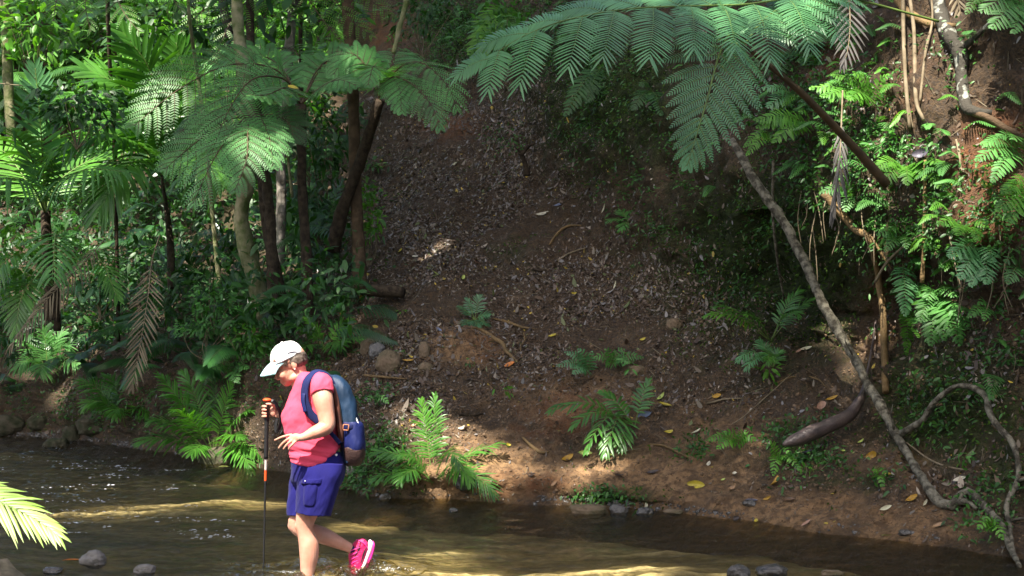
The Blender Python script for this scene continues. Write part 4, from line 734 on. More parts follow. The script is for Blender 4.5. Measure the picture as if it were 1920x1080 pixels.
for k in range(26):
    x, y = [(random.uniform(1480, 1660), random.uniform(330, 420)), (random.uniform(1740, 1900), random.uniform(400, 520))][k % 2]
    b, _ = hit(x, y); b = b+[0, -.08, 0]; e = b+[rng.normal(0, .08), -.05, -rng.uniform(.25, .8)]; mb = MB(); tube(mb, [b+[0, .12, .05], (b+e)/2+[rng.normal(0, .04), 0, 0], e], [.007, .005, .003], 5)
    single(mb, 'hanging_root', M['twig'], 'thin bare rootlet dangling from the lip of the overhang', 'root', 'rootlets dangling from the overhang')
# ------------------------------------------------------------------ the hiker
YP = 9.7; U = YP/F
B = lambda x, y, dy=0.: P(x, y, YP+dy)
def closed(mb, V, f):
    V = np.asarray(V, float); f = np.asarray(f); a, b, c, d = V[f[:, 0]], V[f[:, 1]], V[f[:, 2]], V[f[:, 3]]; o = V.mean(0)
    vol = (np.einsum('ij,ij->i', a-o, np.cross(b-o, c-o))+np.einsum('ij,ij->i', a-o, np.cross(c-o, d-o))).sum()
    mb.add(V, f if vol > 0 else f[:, ::-1])
def ctube(mb, pts, rad, seg=14, n=None, flat=1.):
    m = MB(); tube(m, pts, rad, seg, n=n, flat=flat); closed(mb, m.v[0], m.f[0])
def cloft(mb, R):
    R = np.asarray(R); K, sg = R.shape[:2]; i = np.arange(K-1)[:, None]*sg; j = np.arange(sg)[None]; j2 = (j+1) % sg
    f = np.stack([i+j, i+j2, i+sg+j2, i+sg+j], -1).reshape(-1, 4); V = np.vstack([R.reshape(-1, 3), R[0].mean(0), R[-1].mean(0)]); m = K*sg; e = []
    for k in range(0, sg, 2): e += [[m, (k+2) % sg, (k+1) % sg, k], [m+1, m-sg+k, m-sg+(k+1) % sg, m-sg+(k+2) % sg]]
    closed(mb, V, np.vstack([f, e]))
def rings(spec, seg=36, n=30, e=2.3, warp=None):
    "horizontal rings: (x left px, x right px, y px, half width m, centre dy)"
    s = crs(np.array(spec, float), n); th = np.linspace(0, 2*np.pi, seg, endpoint=False); c, q = np.cos(th), np.sin(th)
    cx = np.sign(c)*np.abs(c)**(2/e); sy = np.sign(q)*np.abs(q)**(2/e); out = []
    for x0, x1, y, hy, dy in s:
        xx = (x0+x1)/2+(x1-x0)/2*cx; yy = np.full(seg, y) if warp is None else warp(xx, y)
        out.append([B(a, b, dy+hy*d) for a, b, d in zip(xx, yy, sy)])
    return np.array(out)
def sph(mb, c, ax, r, n=9):
    g = np.linspace(-1, 1, n); u, v = np.meshgrid(g, g); o = np.ones_like(u); fs = []; vs = []; k = 0
    for a in ((u, v, o), (-u, v, -o), (o, u, v), (-o, -u, v), (v, o, u), (v, -o, -u)):
        p = np.stack(a, -1).reshape(-1, 3); p = nrm(np.tan(p*np.pi/4)); vs.append(p); i = np.arange(n-1)[:, None]*n+np.arange(n-1)[None]; fs.append(np.stack([i, i+1, i+n+1, i+n], -1).reshape(-1, 4)+k); k += n*n
    p = np.vstack(vs); p = c+(p*np.array(r))@np.array(ax); f = np.vstack(fs)
    key = {}; idx = np.zeros(len(p), int); keep = []
    for j, q in enumerate(np.round(p, 5)):
        t = tuple(q)
        if t not in key: key[t] = len(keep); keep.append(j)
        idx[j] = key[t]
    closed(mb, p[keep], idx[f])
def remesh(mb, name, mat, parent, vox=.004, smooth=4, dispf=None, cut=None):
    o = mb.build('tmp', mat); md = o.modifiers.new('r', 'REMESH'); md.mode = 'VOXEL'; md.voxel_size = vox; md.use_smooth_shade = True
    sm = o.modifiers.new('s', 'SMOOTH'); sm.factor = .5; sm.iterations = smooth
    dg = bpy.context.evaluated_depsgraph_get(); dg.update(); me = bpy.data.meshes.new_from_object(o.evaluated_get(dg)); bpy.data.objects.remove(o)
    if dispf:
        me.calc_normals_split() if hasattr(me, 'calc_normals_split') else None
        v = np.zeros(len(me.vertices)*3); me.vertices.foreach_get('co', v); v = v.reshape(-1, 3); nn = np.zeros(len(v)*3); me.vertices.foreach_get('normal', nn); v = v+nn.reshape(-1, 3)*dispf(v)[:, None]; me.vertices.foreach_set('co', v.ravel()); me.update()
    me.materials.clear(); me.materials.append(mat); me.name = name
    me.polygons.foreach_set('use_smooth', np.ones(len(me.polygons), bool))
    return link(name, me, parent)
EX = np.eye(3)
c22, s22 = math.cos(math.radians(22)), math.sin(math.radians(22))
HA = np.array([[-c22, 0, -s22], [0, 1, 0], [-s22, 0, c22]]); HO = B(552, 684, 0)
H = lambda f, l, u: HO+(np.array([f, l, u])*U)@HA
def skin_mat():
    m = plain('skin', (.56, .30, .215), .5, .35, (.50, .225, .15), 14, .15, 220); b = m.node_tree.nodes['Principled BSDF']
    b.inputs['Subsurface Weight'].default_value = .08; b.inputs['Subsurface Radius'].default_value = (.02, .006, .003); return m
M['skin'] = skin_mat()
def cloth(name, c, c2, rough=.8, sc=400):
    m = plain(name, c, rough, .2, c2, 5, .25, sc); b = m.node_tree.nodes['Principled BSDF']; b.inputs['Sheen Weight'].default_value = .04; return m
M['shirt'] = cloth('shirt', (.80, .085, .16), (.74, .07, .125)); M['shorts'] = cloth('shorts', (.009, .008, .12), (.007, .006, .085), .8)
M['cap'] = cloth('cap', (.80, .80, .80), (.76, .76, .77)); M['visor'] = cloth('visor', (.45, .72, .76), (.42, .68, .73))
M['hair'] = plain('hair', (.05, .035, .025), .6, .3, (.13, .10, .08), 60)
M['shoe'] = plain('shoe', (.58, .012, .10), .5, .4, (.40, .008, .09), 30, .4, 60); M['shoe_white'] = plain('shoe_white', (.75, .68, .72), .5, .4); M['shoe_pink'] = plain('shoe_pink', (.70, .03, .28), .45, .4)
M['navy'] = cloth('navy', (.010, .016, .085), (.008, .012, .06)); M['black'] = plain('black', (.012, .012, .013), .5, .4)
M['pack_blue'] = plain('pack_blue', (.010, .034, .078), .55, .4, (.007, .024, .056), 12, .2, 300); M['pack_navy'] = plain('pack_navy', (.007, .014, .10), .55, .4, (.005, .01, .075), 12, .2, 300)
M['pack_brown'] = plain('pack_brown', (.055, .028, .024), .5, .4, (.035, .018, .016), 18, .4, 80); M['tan'] = plain('tan', (.42, .16, .08), .5, .4); M['russet'] = plain('russet', (.11, .04, .026), .6, .3, (.06, .022, .016), 14)
M['white'] = plain('white', (.8, .8, .8), .5, .4)
hk = thing('person', B(577, 1150, 0), 'woman in a white cap, pink shirt and blue shorts wading the stream with a pole', 'person')
mb = MB()
# head
sph(mb, H(4, 0, 13), HA, np.array([31, 24.5, 29])*U); sph(mb, H(14, 0, -8), HA, np.array([22, 19, 26])*U); sph(mb, H(25, 0, -25), HA, np.array([9, 9, 8])*U)
ctube(mb, [H(33, 0, 2), H(38, 0, -6), H(41.5, 0, -12)], [2.6*U, 3.2*U, 4.2*U], 10); sph(mb, H(37, -3.5, -13), HA, np.array([4, 3, 3])*U, 6); sph(mb, H(37, 3.5, -13), HA, np.array([4, 3, 3])*U, 6)
sph(mb, H(32.5, 0, -19.5), HA, np.array([4.2, 7, 1.9])*U, 7); sph(mb, H(32, 0, -23), HA, np.array([4, 6, 2.0])*U, 7)
for s in (-1, 1):
    sph(mb, H(30, 8*s, 5), HA, np.array([6, 8, 3])*U, 7); sph(mb, H(24, 11*s, -10), HA, np.array([9, 8, 9])*U, 7)
    sph(mb, H(30.5, 8.5*s, -2), HA, np.array([3.4, 4.5, 3.0])*U, 7)
    e = np.array(HA); sph(mb, H(-3, 22.5*s, 1), e, np.array([5.5, 3, 9.5])*U, 7); sph(mb, H(-1, 22*s, -6), e, np.array([3.5, 2.4, 4])*U, 6)
    sph(mb, H(6, 13*s, -22), HA, np.array([12, 8, 8])*U, 7)
ctube(mb, [H(-2, 0, -4), B(560, 706, 0), B(567, 725, 0), B(575, 745, 0)], [.062, .062, .07, .09], 18)
cloft(mb, rings([(560, 592, 702, .06, 0), (560, 606, 710, .13, 0), (556, 618, 722, .165, 0), (550, 622, 740, .165, 0), (542, 622, 765, .155, 0), (542, 624, 800, .15, 0), (548, 630, 850, .15, 0), (556, 638, 890, .16, 0), (565, 630, 905, .14, 0)], 24, 20))
# near arm and hand
ctube(mb, [B(601, 716, -.14), B(605, 745, -.195), B(611, 775, -.21), B(613.5, 797, -.225), B(604, 805, -.24), B(588, 812, -.26), B(571, 819, -.275), B(560, 821, -.278)], [.055, .069, .059, .053, .05, .043, .028, .024], 18, 40)
sph(mb, B(554, 821, -.278), nrm(np.array([[-1, 0, -.12], [0, 1, 0], [-.12, 0, 1]])), [.042, .017, .030])
for pts in ([(548, 815, -.262), (541, 816, -.262), (527, 820, -.258), (514, 826, -.252)], [(546, 820, -.278), (539, 824, -.28), (529, 832, -.276), (522, 841, -.27)],
            [(548, 825, -.288), (542, 830, -.29), (536, 836, -.287), (531, 843, -.28)], [(554, 827, -.294), (549, 833, -.297), (544, 838, -.293), (541, 843, -.287)], [(562, 821, -.262), (553, 826, -.245), (545, 829, -.235), (538, 830, -.232)]):
    ctube(mb, [B(*p) for p in pts], [.0095, .0092, .0082, .0060], 10, 16)
# far arm and hand round the pole
ctube(mb, [B(588, 716, .14), B(590, 750, .20), B(586, 785, .22), B(575, 797, .235), B(550, 790, .21), B(530, 782, .18), B(519, 776, .165)], [.055, .058, .05, .045, .04, .03, .026], 18, 40)
sph(mb, B(513, 771, .158), EX, [.026, .020, .040])
for k, y in enumerate((761, 767.5, 774, 780)):
    ctube(mb, [B(512, y-1, .172), B(503, y, .182), B(494.5, y+.5, .172), B(492.5, y+1, .15), B(495.5, y+1, .128), B(500.5, y+1.5-(k == 3), .122)], [.0092, .0092, .009, .0085, .008, .0062], 10, 24)
ctube(mb, [B(516, 766, .145), B(512, 760, .125), B(505, 757.5, .116), B(498.5, 757.5, .12)], [.012, .0105, .0092, .007], 10, 16)
# legs
ctube(mb, [B(597, 890, -.09), B(588, 930, -.09), B(576, 962, -.09), B(571, 984, -.09), B(573.5, 1000, -.09), B(579, 1022, -.09), B(579.5, 1042, -.09), B(577.5, 1065, -.09), B(577, 1090, -.09), B(577, 1120, -.09), B(577, 1140, -.09)], [.09, .088, .073, .061, .058, .067, .064, .052, .043, .036, .036], 20, 60)
ctube(mb, [B(592, 890, .1), B(578, 930, .1), B(563, 965, .1), B(556.5, 982, .1), B(566, 993, .1), B(590, 999, .1), B(612, 1007, .1), B(636, 1018, .1), B(655, 1027, .1), B(668, 1034, .1)], [.09, .085, .068, .060, .058, .059, .056, .043, .034, .034], 20, 60)
sph(mb, B(562, 986, -.09), EX, [.035, .04, .045], 7); sph(mb, B(549, 985, .1), EX, [.035, .04, .045], 7)
remesh(mb, 'body', M['skin'], hk, .0042, 3)
# face details
for s_ in (-1, 1): mb = MB(); sph(mb, H(31.5, 10.5*s_, -1.5), HA, np.array([2.2, 3.4, .9])*U, 6); mb.build('eyelashes', M['hair'], hk, True)
mb = MB(); tube(mb, [H(34, -5, 7), H(32, -12, 8), H(26, -17, 6)], [.4*U, .9*U, .4*U], 6); mb.build('eyebrow', M['hair'], hk, True)
mb = MB(); tube(mb, [H(35.8, -5.5, -21), H(36.8, 0, -21.2), H(35.8, 5.5, -21)], [.3*U, .5*U, .3*U], 6); M['lip'] = plain('lip', (.35, .09, .07), .5); mb.build('mouth', M['lip'], hk, True)
mb = MB(); sph(mb, H(-1.5, -24.5, -8.5), HA, np.array([1.2, 1, 1.2])*U, 5); mb.build('earring', M['white'], hk, True)
# hair below the cap
mb = MB(); sph(mb, H(-5, 0, 8), HA, np.array([23.5, 25.5, 20])*U, 14); remesh(mb, 'hair', M['hair'], hk, .006, 2, lambda v: .004*fbm(v*60, 2))
mb = MB()
for k in range(14): x = random.uniform(6, 17); l_ = random.uniform(3, 9); tube(mb, [H(x, -24, 12), H(x+.5, -25, 8), H(x+1.5+random.uniform(-1, 2), -24, 8-l_)], [.5*U, .45*U, .15*U], 4)
mb.build('hair_strands', M['hair'], hk, True)
# cap
cp = None
th = np.linspace(0, 2*np.pi, 40, endpoint=False); R = []
for j, a in enumerate(np.linspace(0, 1, 14)):
    r = math.cos(a*math.pi/2*.995)**.75; z = math.sin(a*math.pi/2)
    R.append([H(6.5+34*r*math.cos(q)*(1 if math.cos(q) > 0 else .93), 27.5*r*math.sin(q), (13.5-3.5*math.cos(q))*(1-z)+(47)*z) for q in th])
mb = MB(); cloft(mb, R); cap = remesh(mb, 'cap', M['cap'], hk, .005, 2, lambda v: .0016*fbm(v*26, 3))
mb = MB(); sv = np.linspace(-1, 1, 17); V = []
for t in np.linspace(0, 1, 9):
    for s in sv:
        f0, l0, u0 = 39-25*s*s, 26*s, 21-10.5*s*s; f1, l1, u1 = 67-31*abs(s)**2.4, 21.5*s, 5-7*s*s
        V.append(H(f0*(1-t)+f1*t, l0*(1-t)+l1*t, u0*(1-t)+u1*t+2.2*math.sin(t*math.pi)))
V = np.array(V); V2 = V-np.array([HA[2]])*1.4*U; n_ = len(V); i = np.arange(8)[:, None]*17+np.arange(16)[None]; f = np.stack([i, i+1, i+18, i+17], -1).reshape(-1, 4)
ed = [j for j in range(16)]+[16+17*j for j in range(8)]; loop = list(range(17))+[17*j+16 for j in range(1, 9)]+[8*17+j for j in range(15, -1, -1)]+[17*j for j in range(7, 0, -1)]
sd = [[a, b, b+n_, a+n_] for a, b in zip(loop, loop[1:]+loop[:1])]
mb.add(np.vstack([V, V2]), np.vstack([f, f[:, ::-1]+n_, sd])); mb.build('visor', M['visor'], cap, True)
mb = MB(); sph(mb, H(6.5, 0, 47.5), HA, np.array([2.6, 2.6, 1.6])*U, 6); mb.build('button', M['cap'], cap, True)
def capp(x, y):   # on the near side of the cap's dome
    f, u = x, y; z = max(0., min(.98, (u-13)/34)); r = math.cos(math.asin(z))**.75; c = min(.97, abs(f-6.5)/(34*r)); return H(f, -27.5*r*math.sqrt(1-c*c)-.6, u)
M['grey'] = plain('grey', (.22, .22, .25), .7)
mb = MB(); tube(mb, [capp(5, 22), capp(-4, 24), capp(-12, 22.5), capp(-19, 19)], [.1*U, 1.1*U, 1.0*U, .1*U], 6); tube(mb, [capp(-11, 19.5), capp(-17, 18), capp(-22, 15.5)], [.1*U, .7*U, .1*U], 6); mb.build('stripe', M['grey'], cap, True)
mb = MB()
for q in ([(31, 27), (29, 22), (26, 18)], [(30, 18), (28, 22), (26, 25)], [(33, 20), (29, 20.5), (25, 19)]): tube(mb, [capp(*p) for p in q], .45*U, 5)
mb.build('emblem', M['tan'], cap, True)
mb = MB(); tube(mb, [capp(28, 13.8), capp(14, 13.6), capp(0, 14.4), capp(-12, 16)], [.5*U]*4, 5); mb.build('seam', M['grey'], cap, True)
# shirt
def hem(x, y): return y-np.clip((y-800)/72, 0, 1)*34*np.clip((x-598)/40, 0, 1)**1.2
mb = MB(); cloft(mb, rings([(563, 590, 698, .055, 0), (560, 600, 702, .10, 0), (556, 612, 708, .155, 0), (553, 620, 716, .185, 0), (548, 626, 732, .19, 0), (538, 628, 752, .178, 0), (529, 630, 772, .172, 0), (526.5, 631, 785, .172, 0), (532, 632, 801, .168, 0), (537, 634, 822, .17, 0), (541, 637, 845, .178, 0), (546, 641, 866, .185, 0), (548, 640, 873, .182, 0)], 40, 44, 2.25, hem))
ctube(mb, [B(598, 712, -.12), B(603, 722, -.17), B(605, 738, -.195)], [.06, .078, .077], 20); ctube(mb, [B(590, 712, .12), B(590, 722, .17), B(590, 745, .2)], [.06, .075, .07], 20)
def folds(v):
    x, y = PR(v); low = np.clip((y-815)/30, 0, 1); a = fbm(np.stack([x*.012, y*.11-x*.02, v[:, 1]*3], -1), 3); b = fbm(np.stack([x*.05+y*.02, y*.03, v[:, 1]*5], -1), 3)
    return .013*a*low+.008*b*(1-low)+.0035*fbm(np.stack([x*.02, y*.06, v[:, 1]*4], -1), 2)
remesh(mb, 'shirt', M['shirt'], hk, .0055, 3, folds)
# shorts
mb = MB(); cloft(mb, rings([(548, 640, 848, .165, 0), (545, 646, 862, .18, 0), (546, 648, 880, .19, 0), (545, 644, 900, .19, 0), (556, 636, 915, .17, 0)], 36, 16))
cloft(mb, rings([(562, 644, 870, .09, -.10), (558, 643, 890, .112, -.10), (555, 637, 915, .118, -.10), (553, 629, 942, .12, -.10), (552, 621.5, 969, .122, -.10)], 36, 24, 2.2, lambda x, y: y-np.clip((y-900)/69, 0, 1)*7*np.clip((585-x)/33, 0, 1)))
cloft(mb, rings([(552, 630, 870, .09, .10), (546, 626, 890, .11, .10), (541, 616, 918, .115, .10), (537, 607, 945, .115, .10), (537, 602, 968, .115, .10)], 36, 24, 2.2))
def sfold(v):
    x, y = PR(v); return .011*fbm(np.stack([x*.045+y*.02, y*.016, v[:, 1]*5], -1), 3)*np.clip((y-870)/25, .3, 1)
sh = remesh(mb, 'shorts', M['shorts'], hk, .0055, 3, sfold)
mb = MB(); cloft(mb, rings([(568, 604, 905, .116, -.112), (567, 603, 908, .119, -.112), (566, 600, 930, .1195, -.112), (566, 597, 946, .1185, -.112), (568, 595, 950, .112, -.112)], 24, 12, 3)); remesh(mb, 'pocket', M['shorts'], sh, .006, 2, sfold)
mb = MB(); cloft(mb, rings([(562, 611, 897, .121, -.113), (562, 611, 899, .124, -.113), (562, 609, 906, .125, -.113), (562, 609, 908, .122, -.113)], 24, 10, 3)); remesh(mb, 'pocket_flap', M['shorts'], sh, .005, 1, sfold)
mb = MB(); sph(mb, B(572, 902, -.232), EX, [.004]*3, 5); mb.build('snap', M['white'], sh, True)
mb = MB(); sph(mb, B(630, 853, -.128), EX, [.011, .004, .009], 5); mb.build('tag', M['white'], sh, True)
# shoes
def shoe(secs, sole, pink, dy, sockp):
    mb = MB(); th = np.linspace(0, 2*np.pi, 20, endpoint=False)
    def loft(sec):
        s = crs(np.array(sec, float), 20); out = []
        for k, (x, y, h, w) in enumerate(s):
            a = s[min(k+1, 19), :2]-s[max(k-1, 0), :2]; a = a/np.linalg.norm(a); nx, ny = -a[1], a[0]
            out.append([B(x+nx*h*math.cos(q), y+ny*h*math.cos(q), dy+w*math.sin(q)) for q in th])
        return out
    cloft(mb, loft(secs)); s = remesh(mb, 'shoe', M['shoe'], hk, .004, 2, lambda v: .002*fbm(v*50, 2))
    mb = MB(); cloft(mb, loft(sole)); remesh(mb, 'midsole', M['shoe_white'], s, .004, 1)
    mb = MB(); cloft(mb, loft(pink)); remesh(mb, 'outsole', M['shoe_pink'], s, .004, 1)
    mb = MB(); ctube(mb, [B(*q) for q in sockp], [.036, .037, .038], 14); mb.build('sock', M['navy'], s, True); return s
s = shoe([(682, 1011, 4, .02), (680, 1017, 13, .034), (676, 1028, 18, .038), (672, 1042, 18.5, .042), (669, 1056, 15.5, .045), (667, 1070, 11.5, .044), (665, 1082, 7, .034), (664, 1087, 2, .012)],
     [(693, 1012, 2, .015), (695, 1020, 5.5, .037), (693, 1032, 5.5, .04), (688, 1046, 4.5, .042), (683, 1060, 4.5, .047), (677, 1075, 4.5, .045), (672, 1087, 2, .02)],
     [(699, 1014, 1, .015), (701, 1022, 2.6, .034), (699, 1034, 2.4, .037), (694, 1048, 3.2, .04), (688.5, 1062, 3.0, .045), (682, 1076, 2.2, .042), (675, 1089, 1, .02)], .1, [(660, 1029, .1), (665, 1031, .1), (671, 1034, .1)])
mb = MB()
for k in range(5): y = 1030+k*8; tube(mb, [B(656+k*.6, y+4, .065), B(662, y+1, .056), B(675-k, y-4, .058)], [.002, .0028, .002], 5)
tube(mb, [B(668, 1012, .1), B(672, 1013, .07), B(684, 1020, .06), B(690, 1030, .06)], .003, 6); mb.build('lace', M['shoe_pink'], s, True)
mb = MB(); tube(mb, [B(690, 1020, .063), B(682, 1038, .057), B(677, 1055, .055)], [.002, .005, .002], 6); tube(mb, [B(676, 1014, .066), B(673, 1030, .06), B(664, 1046, .058)], [.002, .005, .002], 6); mb.build('trim', M['black'], s, True)
shoe([(592, 1146, 3, .02), (588, 1146, 10, .034), (576, 1144, 14, .038), (562, 1148, 11, .042), (545, 1151, 8, .045), (533, 1153, 5, .036), (528, 1154, 2, .012)],
     [(592, 1155, 1, .02), (586, 1156, 3, .04), (560, 1157, 3, .047), (536, 1158, 2.5, .04), (528, 1157, 1, .02)], [(592, 1158, 1, .02), (586, 1159, 1.5, .04), (560, 1160, 1.5, .047), (536, 1160, 1.5, .04), (528, 1159, 1, .02)], -.09, [(577, 1120, -.09), (577, 1128, -.09), (577, 1136, -.09)])
# ------------------------------------------------------------------ backpack
bp = thing('backpack', B(660, 874, 0), 'blue backpack with a brown leather base on the back of the hiker', 'backpack')
def pf(v): x, y = PR(v); return .008*fbm(np.stack([x*.06, y*.025, v[:, 1]*5], -1), 3)
mb = MB(); cloft(mb, rings([(616, 630, 704, .06, 0), (611, 642, 710, .105, 0), (614, 655, 724, .13, 0), (620, 664, 745, .14, 0), (627, 671, 770, .145, 0), (632, 676, 795, .148, 0), (636, 679, 820, .148, 0), (640, 679, 850, .14, 0), (644, 676, 868, .12, 0)], 36, 40, 2.6)); bag = remesh(mb, 'bag', M['pack_blue'], bp, .006, 3, pf)
mb = MB(); cloft(mb, rings([(634, 676, 790, .151, 0), (635, 681, 797, .156, 0), (637, 684, 815, .158, 0), (640, 685, 842, .15, 0), (642, 680, 858, .13, 0)], 36, 24, 2.8)); pk = remesh(mb, 'lower_pocket', M['pack_navy'], bp, .006, 3, pf)
mb = MB(); cloft(mb, rings([(641, 684, 838, .148, 0), (641, 685.5, 843, .155, 0), (643, 684, 858, .147, 0), (646, 678, 869, .12, 0), (650, 672, 874, .08, 0)], 36, 20, 2.8)); remesh(mb, 'leather_base', M['pack_brown'], bp, .006, 3)
for d in (-.125, .125): mb = MB(); tube(mb, [B(616, 712, d), B(625, 730, d*1.08), B(631, 752, d*1.1), B(635, 785, d*1.1), B(639, 812, d*1.1), B(640, 828, d*1.05)], [.012, .017, .018, .019, .021, .014], 10); mb.build('back_padding', M['russet'], bp, True)
def ribbon(mb, pts, nr, w, th_):
    p = np.array([B(*q) for q in pts]); n4 = nrm(np.array(nr, float)); w = np.broadcast_to(w, (len(p),)); c = curve(np.c_[p, n4, w], len(p)*7); T = tang(c[:, :3]); nn = nrm(c[:, 3:6]); sd = nrm(np.cross(T, nn)); W_ = c[:, 6:7]
    th = np.linspace(0, 2*np.pi, 12, endpoint=False); R = c[:, None, :3]+sd[:, None]*W_[:, None]*(np.sign(np.cos(th))*np.abs(np.cos(th))**.5)[None, :, None]*.5+nn[:, None]*th_*np.sin(th)[None, :, None]; cloft(mb, R)
mb = MB(); ribbon(mb, [(632, 722, -.10), (618, 706, -.11), (604, 698, -.12), (589, 699, -.14), (576, 713, -.185), (571, 735, -.196), (573, 758, -.2), (583, 777, -.2), (600, 792, -.195), (614, 802, -.185)],
                       [(.3, -.2, 1), (.1, -.3, 1), (-.1, -.4, 1), (-.4, -.7, .7), (-.5, -1, .2), (-.5, -1, 0), (-.4, -1, 0), (-.3, -1, 0), (-.1, -1, 0), (0, -1, 0)], [.05, .055, .055, .055, .058, .06, .062, .058, .05, .04], .011); sp_ = mb.build('shoulder_strap', M['navy'], bp, True)
mb = MB(); ribbon(mb, [(569, 738, -.213), (568, 752, -.218), (572, 772, -.218)], [(-.5, -1, 0)]*3, .03, .004); mb.build('strap_tab', M['pack_navy'], sp_, True)
mb = MB(); ribbon(mb, [(612, 803, -.19), (626, 818, -.182), (638, 832, -.165)], [(0, -1, 0)]*3, .028, .003); mb.build('webbing', M['navy'], sp_, True)
mb = MB(); ribbon(mb, [(632, 722, .10), (604, 700, .12), (578, 704, .14), (553, 728, .15), (544, 750, .16), (545, 775, .165)], [(.3, .2, 1), (-.1, .3, 1), (-.5, .3, .8), (-1, .3, .3), (-1, .4, 0), (-1, .5, 0)], .055, .011); mb.build('shoulder_strap', M['black'], bp, True)
mb = MB()
for a in range(4):
    q = [(644, 796), (654, 796.5), (653, 807), (643, 806)]; tube(mb, [B(*q[a], -.163), B(*q[(a+1) % 4], -.163)], .0042, 6, n=4)
mb.build('buckle', M['tan'], pk, True)
mb = MB(); ribbon(mb, [(648, 801, -.163), (662, 800, -.15), (676, 796, -.1)], [(0, -1, 0), (.3, -1, 0), (.8, -.6, 0)], .03, .004); mb.build('compression_strap', M['navy'], pk, True)
mb = MB(); tube(mb, [B(634, 712, -.11), B(646, 733, -.125), B(654, 758, -.132), B(664, 790, -.13)], .003, 5); tube(mb, [B(622, 718, -.125), B(634, 745, -.139), B(642, 792, -.15)], .003, 5); mb.build('zip', M['black'], bag, True)
mb = MB(); ribbon(mb, [(664, 775, -.1), (672, 795, -.12), (676, 812, -.13)], [(.6, -1, 0)]*3, .008, .003); mb.build('cord', M['white'], bag, True)
# ------------------------------------------------------------------ trekking pole
tp = thing('trekking_pole', B(494, 1069, .15), 'black trekking pole with an orange top and a white and orange shaft band', 'trekking pole')
def seg_(name, a, b, r, mat, par=tp, rs=None):
    f = lambda y: B(501+(y-752)/(1066-752)*(-7), y, .15); mb = MB(); tube(mb, [f(a), f((a+b)/2), f(b)], rs or r, 12); return mb.build(name, M[mat], par, True)
M['orange'] = plain('orange', (.75, .09, .02), .4, .4); M['pole_white'] = plain('pole_white', (.7, .62, .58), .35, .5, metal=.3)
g = seg_('grip', 751, 788, .014, 'black', rs=[.0155, .0125, .0155]); seg_('lower_grip', 785, 860, .0145, 'black'); seg_('top_cap', 746.5, 752, .02, 'orange', rs=[.015, .031, .028])
sft = seg_('shaft', 858, 1150, .0068, 'black', rs=[.008, .0066, .0058]); seg_('white_band', 859, 882, .0092, 'pole_white', sft); seg_('orange_band', 881, 902, .0092, 'orange', sft)
for y in (786, 905, 1000): seg_('collar', y-2.5, y+2.5, .0175 if y < 800 else .0088, 'black', sft)
mb = MB(); ribbon(mb, [(504, 752, .15), (511, 751, .14), (520, 762, .13), (526, 780, .135), (524, 800, .14), (518, 810, .15), (517, 796, .155), (521, 780, .155)], [(0, -1, 1), (.3, -1, .6), (.6, -1, .2), (.8, -1, 0), (.8, -1, 0), (0, -1, 0), (-.5, -1, 0), (-.5, -1, 0)], .024, .0025); mb.build('wrist_strap', M['black'], tp, True)
# ------------------------------------------------------------------ ferns and small plants, one by one
def fern(label, bx, by, tips, L=.1, n=11, m=6, mat='fern_mid', h=.06, up=(0, -.8, .7), off=.02, name='fern', **k):
    b = Pg(bx, by, .05); t = thing(name, b, label, 'fern'); L *= 1.25
    for tp in tips:
        e = P(tp[0], tp[1], min(b[1]+(tp[2] if len(tp) > 2 else -.1), hit(tp[0], tp[1])[0][1])-.09); hh = tp[3] if len(tp) > 3 else h
        lacy(t, [b, (b+e)/2+np.array([0, -.04, hh]), e], L=L*rng.uniform(.85, 1.15), n=n, m=m, mat=tp[4] if len(tp) > 4 else mat, up=up, **k)
    return t
fern('ragged light green fern cluster above the middle of the right bank', 1640, 185, [(1520, 165), (1560, 140), (1600, 135), (1665, 140), (1590, 185, -.25), (1540, 180, -.2)], .11, 12, 7, 'bright')
fern('blue-green fern under the big hanging frond, touching the brown stem', 1500, 190, [(1430, 165), (1440, 200), (1485, 145), (1540, 155), (1520, 205, -.2)], .12, 12, 7, 'fern_blue')
fern('bright fern with a forked drooping frond left of the brown stem', 1520, 235, [(1420, 238), (1450, 265, -.2), (1415, 225), (1500, 210)], .12, 12, 8, 'bright')
fern('curled fern frond hanging over the dark hollow', 1460, 262, [(1400, 290, -.2, .08), (1395, 275, -.1, .1)], .08, 10, 6, 'bright')
fern('bright fern fan in front of the brown stem foot, on the lip of the overhang', 1700, 320, [(1640, 315, -.2), (1700, 345, -.3), (1740, 330, -.3), (1770, 355, -.3), (1775, 310, -.1), (1655, 345, -.25)], .11, 12, 8, 'bright')
fern('dark feathery fern behind the lip of the overhang', 1600, 370, [(1540, 360), (1570, 330), (1620, 345), (1650, 385, -.2), (1585, 395, -.2)], .1, 11, 7, 'fern_mid')
fern('fern with lit tips at the far right edge, upper', 1910, 290, [(1840, 270, -.2), (1830, 300, -.3), (1870, 255, -.1), (1860, 340, -.4), (1900, 260, -.2)], .11, 12, 8, 'fern_mid')
fern('broad bright fern fronds drooping at the far right edge', 1930, 360, [(1880, 360, -.3), (1870, 395, -.4), (1890, 420, -.4), (1900, 340, -.2)], .12, 11, 8, 'bright')
fern('dark fern at the top right corner', 1925, 10, [(1840, 20, -.2), (1860, 50, -.3), (1900, 60, -.3), (1870, -10)], .16, 14, 8, 'fern_mid')
fern('pale fern tip between lichen-blotched trunk and the top right corner', 1850, 0, [(1812, 25, -.1), (1830, 5, -.1)], .08, 10, 7, 'bright')
fern('long single fern frond hanging beside the leaning root', 1695, 490, [(1697, 590, -.25, .0)], .1, 14, 6, 'fern_blue', up=(0, -1, .1))
fern('two narrow fern fronds hanging below the long single one', 1705, 570, [(1700, 664, -.25, .0), (1722, 632, -.3, .0)], .085, 15, 7, 'bright', up=(0, -1, .1))
